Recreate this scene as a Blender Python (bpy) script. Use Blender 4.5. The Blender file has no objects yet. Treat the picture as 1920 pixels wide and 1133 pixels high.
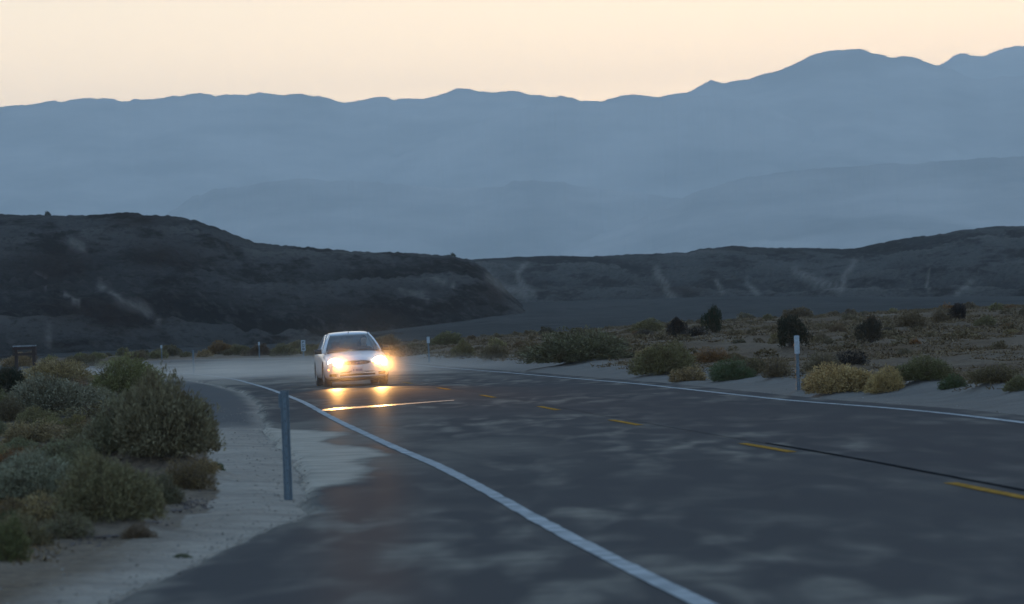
import bpy, math, random
import numpy as np
from mathutils import Matrix, Vector
random.seed(7); rng = np.random.default_rng(7)
S = bpy.context.scene
C = S.collection
R_ = math.radians

# ------------------------------------------------------------------ camera, sky, exposure
F = 7260.0; ROLL = R_(2.2); HC = 1.47; YH = 607.0          # focal length in photo pixels, eye height, horizon row
cd = bpy.data.cameras.new('camera'); cam = bpy.data.objects.new('camera', cd); C.objects.link(cam); S.camera = cam
cd.sensor_width = 36; cd.lens = 36*F/1920; cd.clip_start = .5; cd.clip_end = 60000
pitch = math.atan((YH-566.5)/F)
cam.matrix_world = (Matrix.Translation((0, 0, HC)) @ Matrix.Rotation(R_(90)+pitch, 4, 'X') @ Matrix.Rotation(-ROLL, 4, 'Z'))
cd.dof.use_dof = True; cd.dof.focus_distance = 100; cd.dof.aperture_fstop = 4.8
S.view_settings.view_transform = 'Standard'; S.view_settings.look = 'None'
S.view_settings.exposure = 0; S.view_settings.gamma = 1; S.view_settings.use_curve_mapping = False
S.render.engine = 'CYCLES'
S.cycles.max_bounces = 5; S.cycles.volume_bounces = 1; S.cycles.transparent_max_bounces = 12
S.cycles.sample_clamp_indirect = 3.0

W = bpy.data.worlds.new('World'); S.world = W; W.use_nodes = True
def N(t, kind, **kw):
    n = t.nodes.new(kind)
    for k, v in kw.items(): setattr(n, k, v)
    return n
def ramp(t, fac, stops, interp='LINEAR'):
    n = t.nodes.new('ShaderNodeValToRGB'); n.color_ramp.interpolation = interp
    e = n.color_ramp.elements
    while len(e) < len(stops): e.new(.5)
    for i, (p, c) in enumerate(stops):
        e[i].position = p
        e[i].color = (*(c if isinstance(c, (tuple, list)) else (c, c, c)), 1)
    if fac is not None: t.links.new(fac, n.inputs[0])
    return n.outputs[0]
def mixc(t, fac, a, b, mode='MIX'):
    n = t.nodes.new('ShaderNodeMix'); n.data_type = 'RGBA'; n.blend_type = mode
    for s, v in ((n.inputs[0], fac), (n.inputs[6], a), (n.inputs[7], b)):
        if isinstance(v, (int, float)): s.default_value = v
        elif isinstance(v, (tuple, list)): s.default_value = (*v, 1)
        else: t.links.new(v, s)
    return n.outputs[2]
def math_(t, op, a, b=0.0, clamp=False):
    n = t.nodes.new('ShaderNodeMath'); n.operation = op; n.use_clamp = clamp
    for s, v in ((n.inputs[0], a), (n.inputs[1], b)):
        if isinstance(v, (int, float)): s.default_value = v
        else: t.links.new(v, s)
    return n.outputs[0]
def make_world():
    t = W.node_tree; bg = t.nodes['Background']
    tc = N(t, 'ShaderNodeTexCoord'); sp = N(t, 'ShaderNodeSeparateXYZ'); t.links.new(tc.outputs['Generated'], sp.inputs[0])
    z = sp.outputs['Z']
    # afterglow over the western mountains: a low warm band that fades upwards and to the sides
    glow = ramp(t, z, [(0, (1, .68, .25)), (.05, (1.0, .66, .27)), (.09, (.52, .36, .14)), (.17, (.27, .21, .10)), (.32, (.07, .065, .05)), (.6, (0, 0, 0))])
    az = math_(t, 'ADD', math_(t, 'MULTIPLY', sp.outputs['Y'], .97), math_(t, 'MULTIPLY', sp.outputs['X'], .20))
    azf = ramp(t, az, [(0, .0), (.45, .12), (.8, .45), (.93, .87), (.99, 1)], 'EASE')
    g = mixc(t, 1.0, glow, azf, 'MULTIPLY')
    sc = N(t, 'ShaderNodeVectorMath', operation='SCALE'); t.links.new(g, sc.inputs[0]); sc.inputs['Scale'].default_value = SKY_GLOW
    blue = ramp(t, z, [(0, (.27, .38, .54)), (.2, (.285, .44, .65)), (1, (.235, .405, .66))])
    below = ramp(t, z, [(.0, .18), (.004, 1)])
    blue = mixc(t, 1.0, blue, below, 'MULTIPLY')
    sky = N(t, 'ShaderNodeTexSky', sky_type='NISHITA', sun_disc=False); sky.sun_elevation = R_(0.5); sky.sun_rotation = R_(12)
    bs = N(t, 'ShaderNodeVectorMath', operation='SCALE'); t.links.new(blue, bs.inputs[0]); bs.inputs['Scale'].default_value = SKY_BLUE
    add = N(t, 'ShaderNodeVectorMath', operation='ADD'); t.links.new(sc.outputs[0], add.inputs[0]); t.links.new(bs.outputs[0], add.inputs[1])
    t.links.new(add.outputs[0], bg.inputs[0]); bg.inputs[1].default_value = 1.0
    b2 = N(t, 'ShaderNodeBackground'); t.links.new(sky.outputs[0], b2.inputs[0]); b2.inputs[1].default_value = .05
    ad = N(t, 'ShaderNodeAddShader'); t.links.new(bg.outputs[0], ad.inputs[0]); t.links.new(b2.outputs[0], ad.inputs[1])
    t.links.new(ad.outputs[0], t.nodes['World Output'].inputs[0])
SKY_GLOW = 6.0; SKY_BLUE = 1.32
make_world()
HAZE_DENSITY = 7.4e-5; HAZE_COLOR = (.90, .985, 1.0)

# ------------------------------------------------------------------ helpers
def un(x, y, z=0.0):
    dx = x-960; dy = y-YH
    u = dx*math.cos(ROLL)-dy*math.sin(ROLL); v = dy*math.cos(ROLL)+dx*math.sin(ROLL)
    Y = F*(HC-z)/v
    return u*Y/F, Y
def bear(x, y):
    dx = x-960; dy = y-YH
    return ((dx*math.cos(ROLL)-dy*math.sin(ROLL))/F, -(dy*math.cos(ROLL)+dx*math.sin(ROLL))/F)
def to_px(X, Y, Z):
    u = F*X/Y; v = F*(HC-Z)/Y
    return 960+u*math.cos(ROLL)+v*math.sin(ROLL), YH-u*math.sin(ROLL)+v*math.cos(ROLL)
def sstep(a, b, x):
    t = np.clip((x-a)/(b-a), 0, 1); return t*t*(3-2*t)
def _h(ix, iy, seed):
    n = (ix.astype(np.int64)*374761393+iy.astype(np.int64)*668265263+seed*1442695041) & 0x7fffffff
    n = ((n ^ (n >> 13))*1274126177) & 0x7fffffff
    return ((n ^ (n >> 16)) & 0xffff)/65535.0
def vn(x, y, seed=0):
    ix = np.floor(x); iy = np.floor(y); fx = x-ix; fy = y-iy
    fx = fx*fx*fx*(fx*(fx*6-15)+10); fy = fy*fy*fy*(fy*(fy*6-15)+10)
    a = _h(ix, iy, seed); b = _h(ix+1, iy, seed); c = _h(ix, iy+1, seed); d = _h(ix+1, iy+1, seed)
    return (a*(1-fx)+b*fx)*(1-fy)+(c*(1-fx)+d*fx)*fy
def fbm(x, y, seed=0, o=4, gain=.5):
    s = 0; a = 1; tot = 0
    for i in range(o):
        s = s+a*vn(x, y, seed+i*17); tot += a; a *= gain
        x, y = 1.6*x-1.2*y+3.1, 1.2*x+1.6*y-7.7
    return s/tot
def ridged(x, y, seed=0, o=4):
    s = 0; a = 1; tot = 0
    for i in range(o):
        s = s+a*(1-np.abs(2*vn(x, y, seed+i*13)-1)); tot += a; a *= .5
        x, y = 1.6*x-1.2*y+5.3, 1.2*x+1.6*y+2.9
    return s/tot
def link(o, parent=None):
    C.objects.link(o)
    if parent is not None: o.parent = parent
    return o
def mesh_np(name, V, Fc, mat=None, attrs=None, smooth=True, parent=None):
    V = np.asarray(V, dtype=np.float32); Fc = np.asarray(Fc, dtype=np.int32)
    me = bpy.data.meshes.new(name); k = Fc.shape[1]; n = len(Fc)
    me.vertices.add(len(V)); me.vertices.foreach_set('co', V.ravel())
    me.loops.add(n*k); me.loops.foreach_set('vertex_index', Fc.ravel())
    me.polygons.add(n); me.polygons.foreach_set('loop_start', np.arange(0, n*k, k, dtype=np.int32))
    me.polygons.foreach_set('use_smooth', np.full(n, smooth, dtype=bool))
    for an, av in (attrs or {}).items():
        a = me.attributes.new(an, 'FLOAT', 'POINT'); a.data.foreach_set('value', np.asarray(av, dtype=np.float32).ravel())
    me.update(); me.validate()
    if mat: me.materials.append(mat)
    return link(bpy.data.objects.new(name, me), parent)
def grid_faces(nr, nc):
    i = np.arange(nr-1)[:, None]*nc+np.arange(nc-1)[None, :]; i = i.ravel()
    return np.stack([i, i+1, i+1+nc, i+nc], 1)
def mesh(name, V, Fc, mat=None, parent=None, smooth=False):
    me = bpy.data.meshes.new(name); me.from_pydata([tuple(v) for v in V], [], [tuple(f) for f in Fc]); me.update()
    if smooth: me.polygons.foreach_set('use_smooth', [True]*len(me.polygons))
    if mat: me.materials.append(mat)
    return link(bpy.data.objects.new(name, me), parent)
def tag(o, label=None, cat=None, group=None, kind=None):
    for k, v in (('label', label), ('category', cat), ('group', group), ('kind', kind)):
        if v: o[k] = v
    return o
def empty(name, loc, rz=0.0):
    o = bpy.data.objects.new(name, None); C.objects.link(o); o.location = loc; o.rotation_euler = (0, 0, rz); o.empty_display_size = .2
    return o
class MB:
    def __init__(s): s.V = []; s.F = []
    def add(s, V, Fc, M=None):
        b = len(s.V); s.V += [tuple(M @ Vector(v)) if M else tuple(v) for v in V]; s.F += [tuple(i+b for i in f) for f in Fc]; return s
    def box(s, c, d, M=None, bev=0.0):
        x, y, z = c; a, b, h = d[0]/2, d[1]/2, d[2]/2
        if bev > 0:      # chamfered in the x-y outline and at the top
            e = bev; o = [(-a+e, -b), (a-e, -b), (a, -b+e), (a, b-e), (a-e, b), (-a+e, b), (-a, b-e), (-a, -b+e)]
            V = []
            for zz, k in ((-h, 1), (h-e, 1), (h, 1-e/min(a, b))): V += [(x+p*k, y+q*k, z+zz) for p, q in o]
            Fc = [tuple(range(7, -1, -1)), tuple(range(16, 24))]
            for r in (0, 8):
                for i in range(8): Fc.append((r+i, r+(i+1) % 8, r+8+(i+1) % 8, r+8+i))
            return s.add(V, Fc, M)
        V = [(x+i*a, y+j*b, z+k*h) for k in (-1, 1) for j in (-1, 1) for i in (-1, 1)]
        return s.add(V, [(0, 2, 3, 1), (4, 5, 7, 6), (0, 1, 5, 4), (2, 6, 7, 3), (0, 4, 6, 2), (1, 3, 7, 5)], M)
    def tube(s, p, q, r0, r1=None, n=8, M=None):
        r1 = r0 if r1 is None else r1; p = Vector(p); q = Vector(q); d = (q-p).normalized()
        u = d.orthogonal().normalized(); w = d.cross(u); V = []
        for c, r in ((p, r0), (q, r1)):
            V += [tuple(c+u*r*math.cos(2*math.pi*i/n)+w*r*math.sin(2*math.pi*i/n)) for i in range(n)]
        Fc = [(i, (i+1) % n, n+(i+1) % n, n+i) for i in range(n)]+[tuple(range(n-1, -1, -1)), tuple(range(n, 2*n))]
        return s.add(V, Fc, M)
    def loft(s, rings, cap=True, closed=True):
        n = len(rings[0]); V = [p for r in rings for p in r]; Fc = []
        for j in range(len(rings)-1):
            for i in range(n if closed else n-1): Fc.append((j*n+i, j*n+(i+1) % n, (j+1)*n+(i+1) % n, (j+1)*n+i))
        if cap: Fc += [tuple(range(n-1, -1, -1)), tuple(range((len(rings)-1)*n, len(rings)*n))]
        return s.add(V, Fc)
    def build(s, name, mat, parent=None, smooth=False): return mesh(name, s.V, s.F, mat, parent, smooth)

# ------------------------------------------------------------------ materials
def new_mat(name):
    m = bpy.data.materials.new(name); m.use_nodes = True
    return m, m.node_tree, m.node_tree.nodes['Principled BSDF']
def simple(name, col, rough=.5, metal=0.0, spec=.5, coat=0.0, noise=0.0, scale=20, emit=None, es=0.0):
    m, t, b = new_mat(name)
    b.inputs['Base Color'].default_value = (*col, 1); b.inputs['Roughness'].default_value = rough
    b.inputs['Metallic'].default_value = metal; b.inputs['Specular IOR Level'].default_value = spec
    b.inputs['Coat Weight'].default_value = coat; b.inputs['Coat Roughness'].default_value = .08
    if noise:
        tc = N(t, 'ShaderNodeTexCoord'); n = N(t, 'ShaderNodeTexNoise'); n.inputs['Scale'].default_value = scale; n.inputs['Detail'].default_value = 5
        t.links.new(tc.outputs['Object'], n.inputs[0])
        c = ramp(t, n.outputs[0], [(.3, tuple(x*(1-noise) for x in col)), (.7, tuple(min(1, x*(1+noise)) for x in col))])
        t.links.new(c, b.inputs['Base Color'])
        t.links.new(ramp(t, n.outputs[0], [(.3, max(0, rough-.08)), (.7, min(1, rough+.1))]), b.inputs['Roughness'])
    if emit: b.inputs['Emission Color'].default_value = (*emit, 1); b.inputs['Emission Strength'].default_value = es
    return m
def nz(t, vec, scale, detail=4, rough=.55, sx=1, sy=1, sz=1, dist=0.0):
    mp = N(t, 'ShaderNodeMapping'); mp.inputs['Scale'].default_value = (sx, sy, sz); t.links.new(vec, mp.inputs[0])
    n = N(t, 'ShaderNodeTexNoise'); n.inputs['Scale'].default_value = scale; n.inputs['Detail'].default_value = detail
    n.inputs['Roughness'].default_value = rough; n.inputs['Distortion'].default_value = dist
    t.links.new(mp.outputs[0], n.inputs[0]); return n.outputs[0]
def attr(t, name):
    a = N(t, 'ShaderNodeAttribute'); a.attribute_name = name; return a.outputs['Fac']
def bump(t, b, h, strength, dist):
    n = N(t, 'ShaderNodeBump'); n.inputs['Strength'].default_value = strength; n.inputs['Distance'].default_value = dist
    t.links.new(h, n.inputs['Height']); t.links.new(n.outputs[0], b.inputs['Normal'])

SAND = (.37, .325, .265)
def ground_mat():
    m, t, b = new_mat('desert_ground'); tc = N(t, 'ShaderNodeTexCoord'); v = tc.outputs['Object']
    n1 = nz(t, v, .5, 6, .6, dist=.4); n2 = nz(t, v, 9, 5, .7); n3 = nz(t, v, .06, 3)
    sand = mixc(t, n1, (.22, .195, .165), (.44, .385, .315))
    sand = mixc(t, math_(t, 'MULTIPLY', ramp(t, n2, [(.42, 0), (.62, 1)]), .45), sand, (.20, .165, .14))
    grav = mixc(t, n2, (.06, .06, .062), (.13, .125, .12))
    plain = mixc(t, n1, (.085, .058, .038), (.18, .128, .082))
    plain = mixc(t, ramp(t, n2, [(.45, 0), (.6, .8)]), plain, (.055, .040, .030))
    stk = nz(t, v, 2.2, 4, .6, sx=.45, sy=1.0, dist=.5); sand = mixc(t, ramp(t, stk, [(.42, 0), (.66, .55)]), sand, (.19, .165, .14))
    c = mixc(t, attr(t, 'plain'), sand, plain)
    c = mixc(t, attr(t, 'gravel'), c, grav)
    fan = mixc(t, nz(t, v, .02, 4, .6, sx=1, sy=.5), (.028, .028, .028), (.075, .070, .064)); fan = mixc(t, ramp(t, nz(t, v, .25, 6, .7), [(.5, 0), (.65, .6)]), fan, (.10, .09, .08)); fan = mixc(t, ramp(t, nz(t, v, .12, 5, .7, sx=1, sy=.3), [(.55, 0), (.7, .7)]), fan, (.018, .016, .015))
    c = mixc(t, attr(t, 'fan'), c, fan)
    t.links.new(c, b.inputs['Base Color']); b.inputs['Roughness'].default_value = 1; b.inputs['Specular IOR Level'].default_value = 0
    bump(t, b, math_(t, 'ADD', n2, math_(t, 'MULTIPLY', nz(t, v, 2.2, 4, .5, sx=.6, sy=1.0), 2.5)), .8, .06)
    return m
def asphalt_mat(name, base):
    m, t, b = new_mat(name); tc = N(t, 'ShaderNodeTexCoord'); v = tc.outputs['Object']
    fine = nz(t, v, 34, 4, .8); mid = nz(t, v, .35, 4, .6, sx=2.4, sy=.7)
    c = mixc(t, mid, tuple(x*.78 for x in base), tuple(x*1.25 for x in base))
    c = mixc(t, math_(t, 'MULTIPLY', fine, .6), c, tuple(x*1.9 for x in base))
    # blown sand lying in wisps along the wind, thicker where the attribute says so
    w1 = nz(t, v, 1.15, 2, .45, sx=1.7, sy=.34, dist=.4); w2 = nz(t, v, .13, 3, .5, sx=1.2, sy=.5); w3 = nz(t, v, 3.0, 3, .5, sx=1.6, sy=.3, dist=.3)
    wis = math_(t, 'MULTIPLY', ramp(t, w1, [(.40, 0), (.74, 1)], 'EASE'), ramp(t, w2, [(.40, .10), (.60, 1)], 'EASE'))
    wis = math_(t, 'MULTIPLY', wis, ramp(t, w3, [(.25, .45), (.7, 1)]))
    veil = math_(t, 'MULTIPLY', attr(t, 'veil'), ramp(t, nz(t, v, .22, 5, .6, sx=1.5, sy=.45, dist=.5), [(.36, 0), (.62, 1)], 'EASE'))
    d = attr(t, 'drift')
    drift = ramp(t, math_(t, 'ADD', d, math_(t, 'MULTIPLY', math_(t, 'SUBTRACT', nz(t, v, 1.1, 5, .65, sx=1, sy=.35, dist=.6), .5), 1.1)), [(.20, 0), (.95, .95)], 'EASE')
    f = math_(t, 'MAXIMUM', math_(t, 'MULTIPLY', wis, .62), math_(t, 'MAXIMUM', math_(t, 'MULTIPLY', veil, .55), drift), True)
    sc_ = mixc(t, ramp(t, nz(t, v, 2.4, 4, .6, sx=.5, sy=1.1, dist=.5), [(.42, 0), (.66, .6)]), SAND, tuple(x*.5 for x in SAND))
    c = mixc(t, f, c, sc_)
    t.links.new(c, b.inputs['Base Color']); b.inputs['Roughness'].default_value = 1; b.inputs['Specular IOR Level'].default_value = 0
    bump(t, b, fine, .5, .008)
    g = N(t, 'ShaderNodeBsdfGlossy'); g.inputs['Roughness'].default_value = .46; g.inputs['Color'].default_value = (1, 1, 1, 1)
    mx = N(t, 'ShaderNodeMixShader'); t.links.new(math_(t, 'MULTIPLY', ramp(t, f, [(0, 1), (.5, .15)]), .035), mx.inputs[0])
    t.links.new(b.outputs[0], mx.inputs[1]); t.links.new(g.outputs[0], mx.inputs[2]); t.links.new(mx.outputs[0], t.nodes['Material Output'].inputs[0])
    return m
def hill_mat():
    m, t, b = new_mat('dark_rocky_slope'); tc = N(t, 'ShaderNodeTexCoord'); v = tc.outputs['Object']
    n1 = nz(t, v, .03, 5, .6); n2 = nz(t, v, .35, 6, .7); n3 = nz(t, v, .09, 5, .65, sx=1, sy=.35, sz=3)
    c = mixc(t, n1, (.050, .047, .045), (.105, .096, .086))
    c = mixc(t, math_(t, 'MULTIPLY', attr(t, 'gully_shade'), .9, True), c, (.016, .013, .012))  # gully shade painted into the rock colour, as flat skylight shows little relief
    c = mixc(t, math_(t, 'MULTIPLY', attr(t, 'spur_light'), .6, True), c, (.15, .135, .12))  # spur crests painted paler, standing in for relief shading
    c = mixc(t, ramp(t, n3, [(.50, 0), (.60, .85)]), c, (.016, .011, .009))
    c = mixc(t, ramp(t, n2, [(.50, 0), (.70, .5)]), c, (.125, .11, .097))
    n4 = nz(t, v, .8, 4, .7, sx=1, sy=.5, sz=2.5); c = mixc(t, ramp(t, n4, [(.52, 0), (.64, .5)]), c, (.014, .011, .010))
    c = mixc(t, math_(t, 'MULTIPLY', attr(t, 'outcrop'), ramp(t, n2, [(.3, .3), (.6, 1)])), c, (.028, .016, .011))
    w = math_(t, 'MULTIPLY', attr(t, 'wash'), ramp(t, n2, [(.3, .35), (.6, 1)]))
    c = mixc(t, w, c, (.30, .265, .23))
    t.links.new(c, b.inputs['Base Color']); b.inputs['Roughness'].default_value = 1; b.inputs['Specular IOR Level'].default_value = 0
    bump(t, b, math_(t, 'ADD', n2, n3), 1.0, 2.6)
    return m
def mountain_mat(name, a, bb):
    m, t, b = new_mat(name); tc = N(t, 'ShaderNodeTexCoord'); v = tc.outputs['Object']
    c = mixc(t, ramp(t, nz(t, v, .0016, 6, .62, sz=3), [(.35, 0), (.65, 1)]), a, bb)
    t.links.new(c, b.inputs['Base Color']); b.inputs['Roughness'].default_value = 1; b.inputs['Specular IOR Level'].default_value = 0
    return m
def leaf_mat():
    m, t, b = new_mat('shrub_foliage')
    oi = N(t, 'ShaderNodeObjectInfo'); tc = N(t, 'ShaderNodeTexCoord')
    k = attr(t, 'tint'); n = nz(t, tc.outputs['Object'], 3.0, 3)
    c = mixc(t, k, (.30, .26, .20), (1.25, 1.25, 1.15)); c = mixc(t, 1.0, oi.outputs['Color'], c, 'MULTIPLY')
    c = mixc(t, ramp(t, n, [(.50, 0), (.66, .6)]), c, (.105, .068, .036))
    t.links.new(c, b.inputs['Base Color']); b.inputs['Roughness'].default_value = .8; b.inputs['Specular IOR Level'].default_value = .15
    return m
M_ground = ground_mat(); M_asph = asphalt_mat('worn_asphalt', (.023, .0245, .026)); M_asph2 = asphalt_mat('newer_asphalt', (.021, .022, .024))
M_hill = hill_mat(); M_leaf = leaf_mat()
M_twig = simple('dry_twig', (.10, .075, .055), .9, noise=.3)
M_white_paint = simple('white_road_paint', (.29, .30, .30), 1, noise=.35, scale=3.5, spec=0)
M_yellow = simple('yellow_road_paint', (.27, .15, .035), 1, noise=.35, scale=7, spec=0)
M_tar = simple('tar_seam', (.0195, .0205, .022), 1, spec=0)
M_steel = simple('galvanised_steel', (.13, .17, .20), .5, .6, noise=.25, scale=30)
M_reflect = simple('white_reflector', (.33, .39, .43), .5, noise=.2)
M_wood = simple('dark_stained_wood', (.045, .028, .022), .8, noise=.3, scale=8)
M_woodtop = simple('weathered_wood_edge', (.22, .24, .25), .8, noise=.3, scale=8)
M_body = simple('silver_car_paint', (.52, .54, .58), .30, .45, coat=.6)
M_black = simple('black_plastic', (.018, .018, .02), .5)
M_rubber = simple('tyre_rubber', (.022, .021, .021), .85)
M_alloy = simple('alloy_rim', (.35, .36, .38), .35, .8)
M_chrome = simple('chrome_trim', (.6, .6, .62), .15, 1)
M_seat = simple('grey_seat_fabric', (.05, .05, .055), .9)
M_skin = simple('skin', (.42, .26, .19), .6)
M_cloth = simple('dark_shirt', (.03, .032, .045), .9)
M_hair = simple('dark_hair', (.02, .015, .012), .8)
M_plate = simple('licence_plate_face', (.48, .46, .48), .4)
M_plate_ink = simple('licence_plate_ink', (.06, .07, .20), .5)
M_ink = simple('black_sign_ink', (.03, .03, .035), .6)
M_amber = simple('amber_lens', (.8, .25, .03), .2, emit=(1, .28, .06), es=5)
M_lamp = simple('headlight_lens_lit', (1, .95, .85), .1, emit=(1, .80, .50), es=60)
def glass_mat():
    m, t, b = new_mat('tinted_glass'); g = N(t, 'ShaderNodeBsdfGlossy'); g.inputs['Roughness'].default_value = .03; g.inputs['Color'].default_value = (.9, .95, 1, 1)
    tr = N(t, 'ShaderNodeBsdfTransparent'); tr.inputs['Color'].default_value = (.62, .68, .66, 1)
    fr = N(t, 'ShaderNodeFresnel'); fr.inputs['IOR'].default_value = 1.45; mx = N(t, 'ShaderNodeMixShader')
    t.links.new(fr.outputs[0], mx.inputs[0]); t.links.new(tr.outputs[0], mx.inputs[1]); t.links.new(g.outputs[0], mx.inputs[2])
    t.links.new(mx.outputs[0], t.nodes['Material Output'].inputs[0]); return m
M_glass = glass_mat()

# ------------------------------------------------------------------ the road's course (surveyed edge lines, metres)
Lp = [(1310,1127),(1202,1080),(1107,1029),(1005,975),(922,927),(821,873),(757,848),(694,819),(630,789),(567,754),(522,736.5),(494,726.5),(472,720.5),(447,713.4),(421,708.7),(391,705),(364,702),(316,699)]
Rp = [(1911,793),(1783,777),(1655,765),(1493,753.5),(1441,748),(1271,729),(1200,721),(1141,716),(1043,707.7),(945,699),(847,691.5),(740,681.5),(597,675.5),(504,673.5)]
EY = np.array([-60, 5., 12, 20, 26, 33, 41, 52, 63, 80, 95, 105, 113, 123, 132, 140, 148, 158, 172, 190])
_L = np.array([un(*p) for p in Lp]); _R = np.array([un(*p) for p in Rp])
def smooth_curve(P, head):
    P = np.vstack([head, P]); s = np.concatenate([[0], np.cumsum(np.hypot(*np.diff(P, axis=0).T))])
    q = np.arange(0, s[-1], .5); X = np.interp(q, s, P[:, 0]); Y = np.interp(q, s, P[:, 1])
    k = np.hanning(25); k /= k.sum()
    Xp = np.pad(X, 12, mode='reflect', reflect_type='odd'); Yp = np.pad(Y, 12, mode='reflect', reflect_type='odd')
    return np.stack([np.convolve(Xp, k, 'valid'), np.convolve(Yp, k, 'valid')], 1)
LC = smooth_curve(_L, [(5.3, -60), (2.65, 0), (1.32, 15)])
LC = np.vstack([LC, [(-20, 172), (-30, 184), (-50, 200), (-90, 222)]])
RC = smooth_curve(_R, [(11.2, -60), (9.0, 0), (7.35, 30)])
RC = np.vstack([RC, [(-20, 238), (-32, 252), (-60, 272), (-100, 290)]])
def Lx(Y): return np.interp(Y, LC[:, 1], LC[:, 0])
def Rx(Y): return np.interp(Y, RC[:, 1], RC[:, 0])
def Cx(Y):   # centre line: one lane from the left edge line
    g = (np.interp(Y+1, LC[:, 1], LC[:, 0])-np.interp(Y-1, LC[:, 1], LC[:, 0]))/2
    return Lx(Y)+3.72*np.sqrt(1+g*g)
# left edge of the asphalt (shoulder), right edge
AE = np.array([(-2.0+4.6, -60), (-.6, 0), (-1.6, 12), (-2.37, 21.5), (-2.15, 26), (-1.8, 31.6), (-2.0, 36), (-2.6, 45), (-3.8, 58), (-4.35, 66), (-5.3, 80), (-6.9, 98.5), (-8.6, 113), (-10.6, 128), (-12.9, 140), (-15.5, 149), (-24, 163), (-40, 182), (-90, 215)])
def Ax(Y):
    Y = np.asarray(Y, float); return np.interp(Y, AE[:, 1], AE[:, 0])+(fbm(Y*.6, Y*0+2, 88, 5, .6)-.5)*.32*sstep(14, 30, Y)*(1-.4*sstep(70, 100, Y))
def Bx(Y): return Rx(Y)+.75

# ------------------------------------------------------------------ ground height
HUM = []           # sand hummocks under shrubs: x, y, radius, height
def gh(X, Y, fine=True):
    X = np.asarray(X, float); Y = np.asarray(Y, float)
    Ys = np.maximum(Y, 1.0); b = X/Ys
    dr = X-Bx(Y); dl = Ax(Y)-X
    rise = np.interp(b, [-.09, -.045, -.02, .005, .06, .13, .3], [0, .0, .30, .60, 1.05, 1.30, 1.6])
    z = rise*sstep(70, 300, Y)*sstep(0, 12, dr)
    bank = .16*sstep(.7, 2.2, dr)*sstep(38, 60, Y)*(1-sstep(170, 215, Y))
    z = z+bank
    lump = (fbm(X*.22+5, Y*.10, 3, 4)-.5)
    z = z+lump*.45*sstep(1.2, 4, dr)*(.35+.65*sstep(50, 110, Y))+lump*.34*sstep(.6, 3, dl)*(1-.8*sstep(55, 65, Y)*(1-sstep(135, 150, Y)))
    if fine:
        z = z+(fbm(X*1.3, Y*.8, 9, 4)-.5)*.10*np.maximum(sstep(.2, 1.5, dr), sstep(.1, 1.2, dl))
    for hx, hy, hr, hh in HUM:
        d2 = ((X-hx)**2+((Y-hy)*.8)**2)/(hr*hr)
        z = z+hh*np.exp(-d2*1.6)*np.where(np.maximum(dr, dl) > .1, 1, 0)*(.8+.4*vn(X*3, Y*3, 4) if fine else 1)
    # beyond the plain the valley floor dips and then climbs as a fan to the foot of the hills
    dip = sstep(310, 430, Y); z = z*(1-dip*.85)
    fan = np.interp(b, [-.14, -.04, -.005, .05, .14], [0.0, 2.0, 6.5, 6.0, 3.2])*sstep(430, 1000, Y)
    z = z+fan+(fbm(X*.02, Y*.01, 31, 3)-.5)*1.0*sstep(330, 520, Y)
    inside = (dr < 0) & (dl < 0) & (Y < 262)
    return np.where(inside, -.07, z-.03*(1-sstep(0, .5, np.maximum(dr, dl))))
def gz(x, y): return float(gh(np.array([x]), np.array([y]))[0])
def place(px, py):
    """where the line of sight to a photo point meets the ground"""
    z = 0.0
    for _ in range(25):
        if -bear(px, py)[1] < .0012 and z < .3: z = .6
        x, y = un(px, py, min(z, 1.35)); y = max(5, min(y, 330)); x = bear(px, py)[0]*y
        z = .5*z+.5*gz(x, y)
    return x, y, gz(x, y)

# ------------------------------------------------------------------ shrubs: list first (their hummocks shape the ground)
GG = (.20, .185, .11); PG = (.24, .225, .165); OL = (.19, .16, .085); TN = (.30, .225, .125); GD = (.45, .32, .155); DK = (.042, .045, .028)
GR = (.10, .12, .060); RU = (.22, .115, .055); BR = (.17, .12, .072); DD = (.042, .034, .034); YG = (.21, .19, .085)
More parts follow.
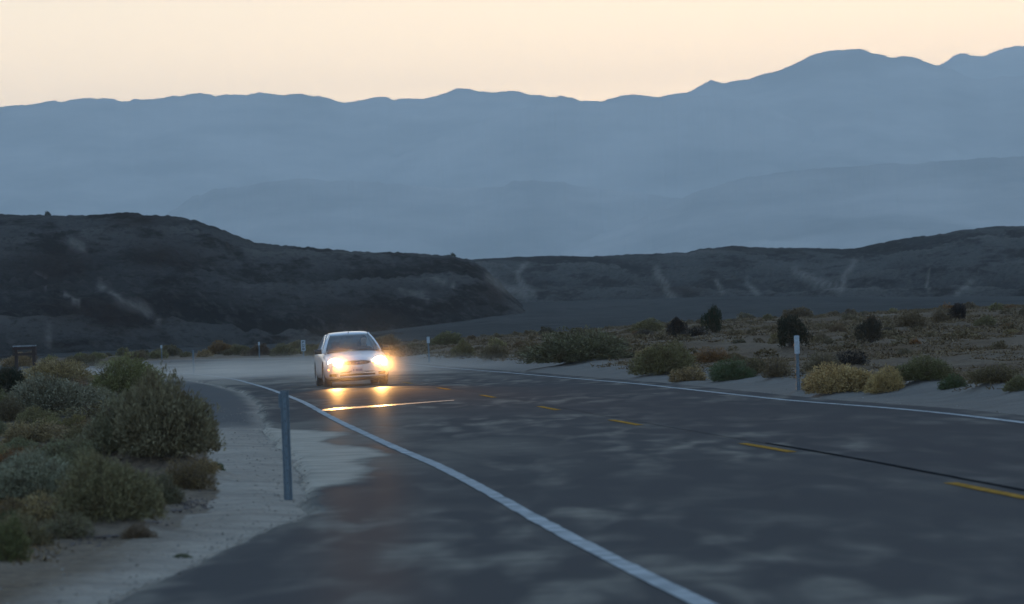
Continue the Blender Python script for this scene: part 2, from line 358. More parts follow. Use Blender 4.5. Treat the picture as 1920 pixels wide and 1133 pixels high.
# base x, base y (photo), width px, height px, colour, kind, label, hummock
NEAR = [
 (312, 905, 175, 150, GG, 'soft', 'largest grey green shrub, at the right end of the left thicket, nearest the steel post', .22),
 (232, 892, 175, 105, GG, 'soft', 'dense grey green shrub in the middle of the left thicket, left of its largest shrub', .2),
 (200, 1003, 175, 135, (.21, .18, .11), 'soft', 'loose green grey shrub at the front of the left thicket beside the pale sand', .15),
 (60, 962, 150, 85, PG, 'soft', 'pale sage shrub low at the front left of the thicket near the photo edge', .15),
 (345, 925, 100, 62, BR, 'dry', 'brown half dead shrub under the right end of the left thicket', .1),
 (95, 792, 170, 78, PG, 'soft', 'pale grey rounded shrub in the middle distance at left below the wooden sign', .15),
 (5, 757, 75, 68, DK, 'dense', 'very dark green shrub cut by the left photo edge below the wooden sign', .1),
 (225, 757, 145, 76, YG, 'soft', 'olive yellow shrub at the back of the left thicket, right of the wooden sign', .15),
 (100, 727, 120, 52, TN, 'soft', 'tan shrub growing just below the wooden sign', .1),
 (190, 800, 180, 42, (.17, .13, .07), 'dry', 'low brown olive shrub between the two back rows of the left thicket', .05),
 (55, 838, 130, 42, TN, 'dry', 'low straw coloured shrub at left in front of the pale grey rounded shrub', .08),
 (15, 1055, 66, 88, (.13, .14, .065), 'soft', 'green shrub in the bottom left corner at the edge of the sand', .06),
 (20, 1000, 62, 46, GR, 'soft', 'small green shrub at the left photo edge just above the corner shrub', .05),
 (118, 905, 130, 66, (.18, .17, .10), 'soft', 'grey olive shrub behind the pale sage shrub in the left thicket', .12),
 (18, 893, 84, 52, RU, 'dry', 'rusty brown shrub at the left photo edge halfway up the thicket', .08),
 (130, 962, 80, 46, BR, 'dry', 'brown dead shrub between the pale sage shrub and the loose front shrub', .1),
 (290, 955, 90, 62, (.16, .145, .09), 'soft', 'olive shrub between the large grey green shrub and the loose front shrub', .1),
 (345, 832, 90, 78, (.17, .19, .11), 'soft', 'green shrub standing just behind the largest shrub of the left thicket', .1),
 (262, 728, 60, 42, OL, 'soft', 'small olive shrub at the right end of the back row by the gravel', .06),
 (30, 690, 64, 30, TN, 'soft', 'small tan shrub behind the left post of the wooden sign', .05),
 (148, 690, 80, 30, OL, 'soft', 'olive shrub right of the wooden sign under the dark hill', .05),
 (215, 693, 70, 24, YG, 'soft', 'low yellow green shrub behind the olive yellow shrub at left', .04),
 (60, 873, 76, 34, (.20, .14, .07), 'dry', 'small ochre shrub on the bare patch inside the left thicket', .05),
 (180, 857, 90, 40, OL, 'soft', 'low olive shrub beside the bare sand patch inside the left thicket', .05),
 (140, 745, 90, 34, (.24, .17, .10), 'dry', 'pinkish tan dry shrub between the tan shrub and the olive yellow shrub', .04),
 (40, 1030, 120, 66, (.19, .165, .10), 'soft', 'olive shrub at the bottom left above the corner shrub', .06),
 (120, 1015, 110, 56, (.22, .18, .115), 'dry', 'straw brown shrub at the bottom left, between the corner shrub and the loose front shrub', .06),
 (255, 1000, 70, 34, BR, 'dry', 'brown twiggy shrub at the right foot of the loose front shrub', .04),
 (385, 900, 50, 34, TN, 'dry', 'pale brown twiggy shrub at the sandy tip of the left thicket', .04),
 (45, 905, 100, 50, PG, 'soft', 'pale grey green shrub behind the pale sage shrub near the photo edge', .1),
 (150, 915, 110, 62, GG, 'soft', 'grey green shrub joining the pale sage shrub to the dense middle shrub', .1),
 (205, 845, 120, 50, (.18, .17, .10), 'soft', 'low grey olive shrub behind the dense middle shrub of the thicket', .1),
 (285, 800, 90, 46, PG, 'soft', 'pale grey shrub behind the green shrub near the gravel', .08),
 (15, 795, 70, 50, (.15, .12, .07), 'dry', 'brown shrub at the left photo edge under the very dark green one', .08),
 (165, 770, 100, 40, (.20, .19, .12), 'soft', 'olive grey shrub right of the pale grey rounded shrub', .06),
 (110, 860, 90, 34, BR, 'dry', 'brown low shrub in the middle of the left thicket by the bare patch', .05),
 (80, 935, 90, 40, (.2, .15, .09), 'dry', 'straw brown shrub behind the front sage shrub', .05),
 (245, 975, 80, 46, (.15, .15, .10), 'soft', 'grey olive shrub right behind the loose front shrub', .06),
 (402, 884, 34, 22, GR, 'soft', 'small green sprig on the sand at the right foot of the left thicket', 0),
 (338, 1046, 42, 16, GR, 'soft', 'tiny green tuft on the sand where it meets the asphalt edge', 0),
 # right side of the road
 (1080, 688, 195, 64, (.17, .145, .085), 'soft', 'wide olive brown shrub beyond the road, largest of the right verge', .15),
 (1243, 708, 118, 66, OL, 'soft', 'tall rounded olive shrub on the right verge left of the tan clump', .1),
 (1290, 717, 78, 30, TN, 'soft', 'low pale tan shrub on the verge between the olive and the green shrub', .05),
 (1374, 716, 92, 42, GR, 'soft', 'low dark green shrub on the right verge midway to the white topped post', .05),
 (1585, 742, 150, 62, GD, 'soft', 'big golden dome shrub right of the white topped post', .08),
 (1660, 742, 80, 48, GD, 'soft', 'golden shrub joined to the right side of the big golden dome', .08),
 (1530, 736, 64, 40, (.34, .25, .13), 'soft', 'small golden shrub between the white topped post and the golden dome', .05),
 (1598, 690, 72, 34, DD, 'dry', 'black dead shrub behind the big golden dome', .1),
 (1483, 664, 68, 62, DK, 'dense', 'dark shrub with a green top standing behind the white topped post', .25),
 (1337, 641, 38, 52, DK, 'dense', 'tall narrow dark shrub on the plain, second of the dark pair', .25),
 (1270, 643, 36, 40, DD, 'dense', 'dark narrow shrub on the plain, left one of the dark pair', .2),
 (1303, 643, 50, 22, DD, 'dry', 'low black shrub lying between the two dark narrow shrubs', .1),
 (1632, 648, 48, 50, (.06, .05, .034), 'dense', 'brown dark shrub alone on the plain right of the white topped post', .2),
 (1708, 615, 62, 32, BR, 'soft', 'grey brown shrub high on the plain at the right', .1),
 (1798, 612, 36, 32, DD, 'dense', 'small dark shrub on a sand hump at the far right of the plain', .25),
 (1764, 611, 40, 28, BR, 'dry', 'brown shrub just left of the dark shrub on a sand hump', .2),
 (1846, 612, 44, 20, OL, 'soft', 'low olive shrub right of the sand hump on the plain', .05),
 (1730, 726, 112, 46, (.14, .125, .06), 'soft', 'straggly olive shrub right of the golden clump on the verge', .1),
 (1786, 730, 56, 30, GR, 'soft', 'small green shrub tucked beside the straggly olive shrub', .05),
 (1862, 730, 108, 40, (.16, .115, .06), 'dry', 'straggly brown shrub on the verge near the right photo edge', .1),
 (1912, 734, 64, 32, OL, 'soft', 'olive shrub cut by the right photo edge on the verge', .06),
 (1336, 684, 84, 30, RU, 'dry', 'rusty orange shrub beyond the low dark green shrub', .08),
 (1455, 712, 66, 42, (.19, .14, .08), 'dry', 'dull brown shrub just left of the white topped post', .08),
 (1412, 705, 60, 34, (.16, .125, .07), 'soft', 'brown green shrub between the low green shrub and the dull brown one', .06),
 (1545, 700, 80, 40, (.18, .14, .08), 'dry', 'thin brown shrub behind the small golden shrub', .05),
 (1212, 625, 62, 27, OL, 'soft', 'olive shrub on the skyline of the plain left of the dark pair', .08),
 (1495, 603, 64, 20, BR, 'soft', 'brown shrub on the skyline of the plain above the dark shrub with a green top', .08),
 (866, 672, 46, 30, (.20, .16, .09), 'soft', 'tan shrub on the verge right of the thin white topped marker', .08),
 (836, 648, 66, 26, OL, 'soft', 'olive shrub behind the thin white topped marker', .08),
 (925, 676, 56, 28, (.18, .13, .08), 'soft', 'brown shrub left of the widest shrub on the right verge', .08),
 (988, 672, 60, 26, BR, 'dry', 'dull brown shrub touching the left side of the widest verge shrub', .06),
 (722, 648, 52, 22, (.24, .17, .09), 'soft', 'tan shrub just above the right mirror of the car', .06),
 (312, 669, 58, 22, BR, 'soft', 'brown shrub behind the leftmost far marker post', .08),
 (412, 668, 56, 26, RU, 'soft', 'orange brown shrub beyond the far bend of the road', .08),
 (448, 668, 48, 22, OL, 'soft', 'olive shrub right of the orange brown one beyond the bend', .06),
 (486, 669, 46, 26, (.14, .10, .07), 'soft', 'dark brown shrub left of the white mile marker', .06),
 (528, 669, 54, 24, OL, 'soft', 'olive shrub touching the left side of the white mile marker', .06),
 (592, 670, 50, 24, (.22, .18, .09), 'soft', 'yellowish shrub between the white mile marker and the car', .06),
 (290, 673, 50, 16, YG, 'soft', 'low yellow green shrub at the left end of the far verge', .03),
]
placed = []
for e in NEAR:
    x, y, z = place(e[0], e[1]); k_ = 1.22 if e[0] < 420 and e[1] > 690 else 1.08; wid = e[2]*y/F*k_; hgt = e[3]*y/F*(.5+.5*k_)
    placed.append((x, y, wid, hgt, e))
    if e[7]: HUM.append((x, y+.15*wid, wid*.62, e[7]*min(1, wid)))

HUM += [(-2.05, 33.85, .30, .02), (5.15, 70.4, .35, .07)]
# ------------------------------------------------------------------ ground sheet
def build_ground():
    Yp = [6.0]
    while Yp[-1] < 27500: Yp.append(Yp[-1]*(1.0042 if Yp[-1] < 60 else 1.0065 if Yp[-1] < 330 else 1.016)+.002)
    Ys = np.array([-300, -120, -40, -10, 0, 3]+Yp); nc = 560
    t = np.linspace(-1, 1, nc); g = .17*t+.83*np.sign(t)*np.abs(t)**6
    Wd = np.maximum(np.abs(Ys)*1.0, 26.0)
    X = Wd[:, None]*g[None, :]; Y = np.repeat(Ys[:, None], nc, 1)
    Z = gh(X, Y)
    dr = X-Bx(Y); dl = Ax(Y)-X
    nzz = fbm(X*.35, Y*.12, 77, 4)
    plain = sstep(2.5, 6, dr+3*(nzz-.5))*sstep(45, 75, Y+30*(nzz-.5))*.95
    plain = np.maximum(plain, .95*sstep(1.6, 3.6, dr+1.6*(nzz-.5))); plain = np.maximum(plain, .85*(dl > 0)*(1-sstep(24, 33, Y+6*(nzz-.5)))*sstep(.1, .8, dl)); plain = np.maximum(plain, .6*sstep(150, 200, Y)*(dl > 0)*sstep(3, 10, dl))  # near left: dirt tone also carries corner vignetting, darkened into the sand colour
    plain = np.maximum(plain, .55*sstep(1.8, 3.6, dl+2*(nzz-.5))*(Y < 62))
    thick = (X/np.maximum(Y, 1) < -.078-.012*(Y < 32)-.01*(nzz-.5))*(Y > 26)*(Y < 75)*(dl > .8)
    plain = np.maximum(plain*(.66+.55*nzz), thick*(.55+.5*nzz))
    grav = sstep(56, 66, Y+14*(nzz-.5)-.0*X)*(1-sstep(205, 230, Y))*sstep(-.1, .35, dl)*.9
    grav = np.maximum(grav, .62*(1-sstep(1.6, 3.0, dr))*(dr > -.2))
    fan = sstep(300, 360, Y)*np.ones_like(X)
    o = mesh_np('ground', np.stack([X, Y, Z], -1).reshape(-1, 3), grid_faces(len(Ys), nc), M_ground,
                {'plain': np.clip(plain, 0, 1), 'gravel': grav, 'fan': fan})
    tag(o, kind='structure')
build_ground()

# ------------------------------------------------------------------ road
def road_sheet(name, fa, fb, z, mat, nc=70, y1=252.0):
    Ys = [-60.0, -30, -10, 0, 4]; y = 8.0
    while y < y1: Ys.append(y); y = y*1.010
    Ys = np.array(Ys); t = np.linspace(0, 1, nc); A = fa(Ys); B = fb(Ys); X = A[:, None]+(B-A)[:, None]*t; Y = np.repeat(Ys[:, None], nc, 1)
    dA = X-Ax(Y); dB = Bx(Y)-X
    edge = .60*np.exp(-np.maximum(dA, 0)/.24)+.42*np.exp(-np.maximum(dB, 0)/.40)
    n = fbm(X*.9, Y*.22, 5, 4)-.5
    # the sand tongue that has blown over the shoulder by the steel post
    tong = sstep(1.55, .55, 0*X+dA*(1+.0*X)+n*1.5+np.where(Y < 38.5, (38.5-Y)*.32, 0)+np.where(Y > 56, (Y-56)*.12, 0)+.25)
    tong = tong*sstep(30, 35, Y)*(1-sstep(60, 72, Y))
    drift = np.clip(edge*1.2+tong*.95, 0, 1.2)
    veil = sstep(96, 118, Y)*(1-sstep(208, 225, Y))*sstep(.1, 1.2, Rx(Y)-X)+.55*sstep(36, 44, Y)*(1-sstep(60, 80, Y))*(1-sstep(2.4, 3.6, dA))
    zz = np.full_like(X, z)+np.minimum(tong, 1)*.012*(dA > 0)
    cam = .02*np.minimum(dA, 3)/3
    skirt = np.zeros(nc); 
    V = np.stack([X, Y, zz], -1)
    V[:, 0, 2] -= .06 if name == 'road' else 0; V[:, -1, 2] -= .06     # edges turned down into the sand
    o = mesh_np(name, V.reshape(-1, 3), grid_faces(len(Ys), nc), mat, {'drift': drift, 'veil': np.clip(veil, 0, 1)})
    tag(o, kind='structure'); return o
road_sheet('road', Ax, lambda Y: Bx(Y), 0.0, M_asph, 110)
road_sheet('far_lane_surface', lambda Y: Cx(Y)+.22+.008*np.sin(Y*.7), lambda Y: Bx(Y)-.02, .004, M_asph2, 50, 236)
def strip(name, fx, w, z, y0, y1, mat, step=.5, kind='structure', wob=.012):
    Ys = np.arange(y0, y1+1e-6, step); Xc = fx(Ys)
    g = np.gradient(Xc, Ys); ww = w/2*np.sqrt(1+g*g)
    e1 = (fbm(Ys*2.3, Ys*0, 3, 3)-.5)*wob*2; e2 = (fbm(Ys*2.7, Ys*0+9, 6, 3)-.5)*wob*2
    V = np.stack([np.stack([Xc-ww+e1, Ys, np.full_like(Ys, z)], 1), np.stack([Xc+ww+e2, Ys, np.full_like(Ys, z)], 1)], 1)
    o = mesh_np(name, V.reshape(-1, 3), grid_faces(len(Ys), 2)[:, ::1], mat); tag(o, kind=kind); return o
strip('edge_line', Lx, .125, .006, 8, 162, M_white_paint)
strip('edge_line', Rx, .13, .010, 20, 222, M_white_paint)
strip('tar_seam', lambda Y: Cx(Y)+.24+.008*np.sin(Y*.7), .045, .008, 10, 44, M_tar, wob=.018)
k = 0
for y0 in (20.0, 31.29-2.45+.05, 40.8, 53.4, 64.4, 77.6, 89.4, 101.5, 113.7, 126, 138):
    strip('centre_dash', lambda Y: Cx(Y)-.0, .115, .006, y0-(0 if k else 1), y0+3.4, M_yellow, .34, wob=.008); k += 1
# transverse joint: a low sealed ridge across the near lane that catches the headlights
def seam():
    a = un(602, 769.5); b = un(850, 751); n = 60; V = []
    for i in range(n):
        f = i/(n-1); x = a[0]+(b[0]-a[0])*f; y = a[1]+(b[1]-a[1])*f+.10*math.sin(f*9); h = .002; w = (.95*(1-.65*f))*(.85+.3*random.random())
        V += [(x, y-w, .004), (x, y-w*.4, .004+h), (x, y+w*.4, .004+h), (x, y+w, .004)]
    o = mesh_np('road_patch', V, grid_faces(n, 4), simple('polished_road_patch', (.032, .031, .031), .40, spec=.12)); tag(o, kind='structure')
seam()
mb = MB()
for px, py in ((1570, 866), (1815, 913), (1452, 833)):
    pass

# ------------------------------------------------------------------ near hills
WASH = [  # photo polylines of pale washes with half widths in px
 ([(985, 495), (968, 515), (980, 535), (1000, 550)], 5), ([(915, 520), (940, 540), (985, 552)], 9), ([(1228, 503), (1240, 525), (1252, 548), (1265, 560)], 6),
 ([(1345, 530), (1355, 548)], 4), ([(1400, 532), (1418, 550)], 5), ([(1490, 508), (1530, 528), (1575, 542)], 8), ([(1600, 490), (1578, 520), (1580, 545)], 5),
 ([(1790, 548), (1810, 538), (1825, 520)], 5), ([(1740, 510), (1735, 540)], 3), ([(182, 533), (210, 550), (250, 575), (300, 600)], 4), ([(80, 612), (92, 635)], 5),
 ([(120, 445), (160, 470)], 3), ([(240, 435), (265, 450)], 3), ([(750, 545), (800, 560)], 4), ([(810, 520), (850, 538)], 3), ([(60, 520), (90, 540), (150, 565)], 2)]
OUT = [(700, 592, 60, 16), (730, 602, 36, 10), (925, 548, 26, 26), (640, 580, 40, 12), (265, 410, 60, 22), (190, 585, 120, 30), (100, 500, 90, 40), (300, 480, 80, 25), (1270, 545, 60, 10), (1370, 462, 40, 8)]
def seg_d(px, py, pts):
    best = np.full(px.shape, 1e9)
    for (x0, y0), (x1, y1) in zip(pts, pts[1:]):
        dx, dy = x1-x0, y1-y0; t = np.clip(((px-x0)*dx+(py-y0)*dy)/(dx*dx+dy*dy), 0, 1)
        best = np.minimum(best, np.hypot(px-x0-t*dx, py-y0-t*dy))
    return best
def hill(name, sil, Yb, Yc, diag, seed, amp, nb=620, ny=230):
    B = [bear(*p) for p in sil]; bx = np.array([p[0] for p in B]); el = np.array([p[1] for p in B])
    b = np.linspace(bx[0], bx[-1], nb)[None, :]
    q = np.concatenate([np.linspace(0, 1, int(ny*.75)), np.linspace(1, 2.2, ny-int(ny*.75))[1:]])[:, None]
    Ybb = np.interp(b, bx, np.interp(np.linspace(0, 1, len(bx)), np.linspace(0, 1, len(Yb)), Yb)); 
    Y = Ybb+(Yc-Ybb)*q; X = b*Y
    Hc = HC+np.interp(b, bx, el)*Yc
    jag = (fbm(b*900, b*0+seed, seed, 4)-.5)*.6
    prof = np.where(q <= 1, .58*q+.42*sstep(0, 1, q), 1-.8*sstep(1, 2.2, q))
    base = gh(X, Y, False)-1.0
    Z = base+(Hc+jag-base)*prof
    U = X*.95+(Y-Yb[0])*diag; Vv = Y*1.0
    rg = ridged(U*.021, Vv*.0035+3, seed, 5)-.92; r2 = ridged(U*.075, Vv*.02, seed+5, 4)-.85
    fade = np.clip(sstep(0, .35, q)*(1-sstep(.80, 1.0, q)), 0, 1)
    Z = Z+(amp*1.5*rg+amp*.45*r2)*fade*np.clip((Hc-HC)/14, .15, 1.2)+(fbm(X*.35, Y*.35, seed+9, 3)-.5)*.8*np.clip(fade+.3, 0, 1)
    px, py = to_px(X, Y, Z)
    jit = (fbm(X*.06, Y*.03, 51, 3)-.5)*14
    wash = np.zeros(X.shape)
    for pts, w in WASH: wash = np.maximum(wash, np.exp(-(seg_d(px+jit, py+jit*.5, pts)/w)**2)*.55)
    if seed == 40: wash = wash*1.0
    out = np.zeros(X.shape)
    for ox, oy, ow, oh in OUT: out = np.maximum(out, np.exp(-(((px-ox)/ow)**2+((py-oy)/oh)**2)*1.2))
    o = mesh_np(name, np.stack([X, Y, Z], -1).reshape(-1, 3), grid_faces(len(q), nb), M_hill, {'wash': wash*(q <= 1), 'outcrop': out*(q <= 1), 'gully_shade': sstep(.76, .45, rg+.92)*.95+sstep(.6, .35, r2+.85)*.5, 'spur_light': sstep(.80, .93, rg+.92)*.8+sstep(.86, .95, r2+.85)*.5})
    tag(o, kind='structure'); return o
sil_r = [(380, 520), (560, 500), (700, 492), (820, 487), (900, 486.5), (960, 482), (1030, 480), (1100, 481), (1180, 477), (1240, 475), (1290, 473), (1310, 467), (1370, 461), (1420, 464), (1500, 465), (1600, 467), (1650, 456), (1700, 446), (1750, 441), (1800, 432), (1850, 426), (1890, 424), (1960, 424), (2100, 430), (2400, 452), (2700, 480)]
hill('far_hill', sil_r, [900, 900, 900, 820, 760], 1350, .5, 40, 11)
sil_l = [(-700, 430), (-350, 415), (-100, 404), (0, 402), (60, 403), (120, 404), (190, 402), (240, 399), (275, 403), (315, 404), (350, 410), (400, 425), (440, 441), (480, 456), (540, 461), (600, 466), (650, 471), (720, 473), (790, 476), (840, 479), (875, 487), (905, 502), (935, 528), (960, 556), (985, 580), (1020, 600)]
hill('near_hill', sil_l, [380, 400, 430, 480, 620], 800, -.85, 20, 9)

# ------------------------------------------------------------------ mountains
def range_(name, sil, D, Wd, mat, seed, amp):
    B = [bear(*p) for p in sil]; bx = np.array([p[0] for p in B]); el = np.array([p[1] for p in B])
    nb, ny = 700, 90; b = np.linspace(bx[0], bx[-1], nb)[None, :]
    q = np.concatenate([np.linspace(0, 1, 66), np.linspace(1, 1.7, 25)[1:]])[:, None]
    Y = (D-Wd+Wd*q)+0*b; X = b*Y
    Hc = HC+np.interp(b, bx, el)*D+(fbm(b*420, b*0+seed, seed, 5, .6)-.5)*D*.0011
    prof = np.where(q <= 1, .55*q+.45*q*q, 1-.9*sstep(1, 1.7, q))
    Z = (Hc+30)*prof-30
    rg = ridged(X*.0007+.25*Y*.0007, Y*.00025, seed, 5)-.5
    Z = Z+amp*(rg-.22)*sstep(0, .35, q)*(1-sstep(.6, .98, q))
    o = mesh_np(name, np.stack([X, Y, Z], -1).reshape(-1, 3), grid_faces(len(q), nb), mat); tag(o, kind='structure')
main = [(-700, 215), (-300, 205), (0,199),(60,197),(80,193),(120,188),(165,184),(208,185),(225,190),(260,186),(300,183),(330,180),(375,174),(400,178),(435,176),(460,180),(483,173),(520,179),(555,176),(580,179),(620,184),(646,194),(680,185),(700,181),(740,186),(790,185),(815,182),(840,170),(861,164),(885,169),(905,173),(945,173),(962,167),(985,177),(1010,178),(1028,183),(1050,179),(1075,185),(1090,190),(1130,189),(1160,179),(1210,177),(1235,181),(1250,177),(1290,173),(1310,160),(1330,149),(1350,155),(1400,148),(1450,135),(1490,120),(1520,104),(1550,94),(1600,92),(1620,93),(1640,100),(1665,108),(1690,104),(1715,108),(1745,120),(1770,126),(1800,138),(1830,149),(1880,143),(1920,140),(2100,150),(2400,190),(2700,230)]
M_mt = mountain_mat('mountain_rock', (.03, .026, .024), (.30, .25, .22))
range_('mountain_range', main, 21000, 5400, M_mt, 60, 420)
range_('mountain_range', [(1300, 260), (1600, 200), (1758,122),(1780,110),(1800,100),(1830,105),(1843,106),(1880,92),(1900,86),(1920,86),(2050,95),(2300,120),(2700,200)], 25500, 3700, M_mt, 62, 100)
range_('mountain_range', [(640, 420), (700, 330), (740,300),(800,268),(860,245),(910,225),(960,205),(1040,193),(1100,196),(1200,188),(1330,179),(1400,190),(1450,206),(1520,240),(1600,300),(1700,380)], 19700, 3000, M_mt, 64, 200)
range_('mountain_range', [(240, 470), (300, 408), (350,374),(400,355),(450,352),(500,342),(560,335),(620,339),(700,342),(780,350),(850,353),(940,351),(960,340),(1000,339),(1050,342),(1100,350),(1150,355),(1250,370),(1350,382),(1450,402),(1600,450)], 16300, 3000, M_mt, 66, 200)
range_('mountain_range', [(1050, 470), (1200, 410), (1300, 360), (1400,332),(1500,318),(1600,312),(1660,308),(1740,304),(1800,299),(1860,296),(1920,293),(2200,280),(2600,300)], 15200, 3400, M_mt, 68, 200)
# ------------------------------------------------------------------ haze
def haze():
    m = bpy.data.materials.new('dusk_haze'); m.use_nodes = True; t = m.node_tree; t.nodes.clear()
    o = N(t, 'ShaderNodeOutputMaterial'); v = N(t, 'ShaderNodeVolumePrincipled')
    v.inputs['Color'].default_value = (*HAZE_COLOR, 1); v.inputs['Density'].default_value = HAZE_DENSITY
    t.links.new(v.outputs[0], o.inputs['Volume'])
    mb = MB(); mb.box((0, 13200, 885), (56000, 30000, 1780)); h = mb.build('haze', m); tag(h, kind='stuff')
haze()

# ------------------------------------------------------------------ shrubs
def leaves(n, seed, mode, ll, lw):
    """leaf blades in tufts through a lumpy dome of unit radius and unit height"""
    r = np.random.default_rng(seed); nt = n//6
    lob = r.normal(size=(9, 3)); lob[:, 2] = np.abs(lob[:, 2])*.7; lob /= np.linalg.norm(lob, axis=1)[:, None]
    d = r.normal(size=(nt, 3)); d[:, 2] = np.abs(d[:, 2])*.9+.02; d /= np.linalg.norm(d, axis=1)[:, None]
    bulge = np.max(np.clip(d@lob.T, 0, 1)**7, axis=1)
    rad = .70+.30*bulge+r.normal(0, .035, nt)
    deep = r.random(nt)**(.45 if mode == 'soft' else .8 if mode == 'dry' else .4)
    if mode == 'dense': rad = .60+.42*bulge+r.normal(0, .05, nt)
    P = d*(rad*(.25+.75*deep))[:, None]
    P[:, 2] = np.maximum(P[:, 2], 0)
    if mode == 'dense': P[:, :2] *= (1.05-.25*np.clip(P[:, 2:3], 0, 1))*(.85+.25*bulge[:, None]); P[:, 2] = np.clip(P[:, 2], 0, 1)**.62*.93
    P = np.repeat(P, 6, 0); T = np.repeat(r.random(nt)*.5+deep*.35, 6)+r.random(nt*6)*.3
    P = P+r.normal(0, .028, P.shape)
    up = .30 if mode == 'soft' else .25
    D = P*.9+r.normal(0, .45, P.shape)+np.array([0, 0, up]); D /= np.linalg.norm(D, axis=1)[:, None]
    side = np.cross(D, r.normal(size=D.shape)); side /= np.linalg.norm(side, axis=1)[:, None]
    L = ll*(.6+.8*r.random(len(P)))[:, None]; w = lw*(.6+.8*r.random(len(P)))[:, None]
    V = np.stack([P, P+D*L*.5+side*w, P+D*L, P+D*L*.5-side*w], 1).reshape(-1, 3)
    V[:, 2] = np.maximum(V[:, 2], -.02)
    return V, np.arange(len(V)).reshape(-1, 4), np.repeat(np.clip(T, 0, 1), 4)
def twigs(n, seed, rad):
    r = random.Random(seed); mb = MB()
    for i in range(n):
        a = r.random()*6.283; e = r.uniform(.25, 1.4); l = r.uniform(.55, .97); base = Vector((r.uniform(-.06, .06), r.uniform(-.06, .06), -.03))
        mid = base+Vector((math.cos(a)*math.cos(e), math.sin(a)*math.cos(e), math.sin(e)))*l*.5
        tip = mid+Vector((math.cos(a+r.uniform(-.5, .5))*math.cos(e), math.sin(a+r.uniform(-.5, .5))*math.cos(e), math.sin(e)+.15))*l*.5
        mb.tube(base, mid, rad, rad*.7, 3); mb.tube(mid, tip, rad*.7, rad*.3, 3)
        for _ in range(2):
            q = mid.lerp(tip, r.random()); mb.tube(q, q+Vector((r.uniform(-.2, .2), r.uniform(-.2, .2), r.uniform(.02, .22))), rad*.45, rad*.2, 3)
    return mb
PROTO = {}
def proto(mode, size, var):
    key = (mode, size, var)
    if key in PROTO: return PROTO[key]
    n, ll, lw = {'big': (17400, .062, .0105), 'mid': (5400, .10, .017), 'small': (900, .24, .042)}[size]
    if mode == 'dry': n = int(n*.62)
    V, Fc, T = leaves(n, hash_(key), mode, ll, lw)
    o = mesh_np('foliage', V, Fc, M_leaf, {'tint': T}, smooth=False); fm = o.data; bpy.data.objects.remove(o)
    tm = None
    if size != 'small':
        mb = twigs({'big': 46, 'mid': 24}[size]*(2 if mode == 'dry' else 1), hash_(key)+1, .010 if size == 'big' else .014)
        o = mb.build('twigs', M_twig); tm = o.data; bpy.data.objects.remove(o)
    PROTO[key] = (fm, tm); return PROTO[key]
def hash_(k): return sum(ord(c)*(i+3) for i, c in enumerate(str(k))) % 9973
def shrub(x, y, z, wid, hgt, col, mode, label, group=None, var=0, name='desert_shrub'):
    pxw = wid*F/y
    size = 'big' if pxw > 85 else 'mid' if pxw > 34 else 'small'
    fm, tm = proto(mode, size, var); c = tuple(a*random.uniform(.93, 1.07) for a in col)
    if tm is None:
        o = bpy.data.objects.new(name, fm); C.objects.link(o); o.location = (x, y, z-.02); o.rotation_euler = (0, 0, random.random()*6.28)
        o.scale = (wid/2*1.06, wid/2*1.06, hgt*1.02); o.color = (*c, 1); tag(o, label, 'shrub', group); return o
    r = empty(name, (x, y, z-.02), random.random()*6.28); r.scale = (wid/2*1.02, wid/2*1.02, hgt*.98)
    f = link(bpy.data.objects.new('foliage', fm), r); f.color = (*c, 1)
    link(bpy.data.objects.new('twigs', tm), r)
    tag(r, label, 'shrub', group); return r
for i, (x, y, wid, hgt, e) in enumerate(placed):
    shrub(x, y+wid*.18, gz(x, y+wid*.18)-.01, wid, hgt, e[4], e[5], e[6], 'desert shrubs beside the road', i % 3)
# scattered smaller shrubs, each its own object
CW = {BR: 'brown', OL: 'olive', TN: 'tan', RU: 'rusty', YG: 'yellow green', GG: 'grey green'}
MARK = [(p[4][0], p[4][1], n) for p in placed for k_, n in {
  1080: 'the widest verge shrub', 1243: 'the tall rounded olive shrub', 1585: 'the golden dome', 1337: 'the tall narrow dark shrub', 1270: 'the left dark narrow shrub',
  1632: 'the lone brown dark shrub', 1798: 'the dark shrub on a sand hump', 1708: 'the grey brown shrub high on the plain', 1730: 'the straggly olive shrub',
  1862: 'the straggly brown shrub', 1336: 'the rusty orange shrub', 1212: 'the olive skyline shrub', 1495: 'the brown skyline shrub', 866: 'the tan shrub right of the thin marker', 925: 'the brown shrub near the thin marker',
  412: 'the orange brown shrub beyond the bend', 312: 'the brown shrub by the leftmost far post', 225: 'the olive yellow shrub', 100: 'the tan shrub below the sign', 60: 'the pale sage shrub', 312: 'the largest thicket shrub',
  95: 'the pale grey rounded shrub', 722: 'the tan shrub above the car mirror'}.items() if k_ == p[4][0]]+[(1496, 738, 'the white topped post'), (803, 680, 'the thin white topped marker'), (568, 673, 'the mile marker'), (45, 700, 'the wooden sign'), (362, 703, 'the bluish bend post'), (662, 724, 'the car')]
USED = set()
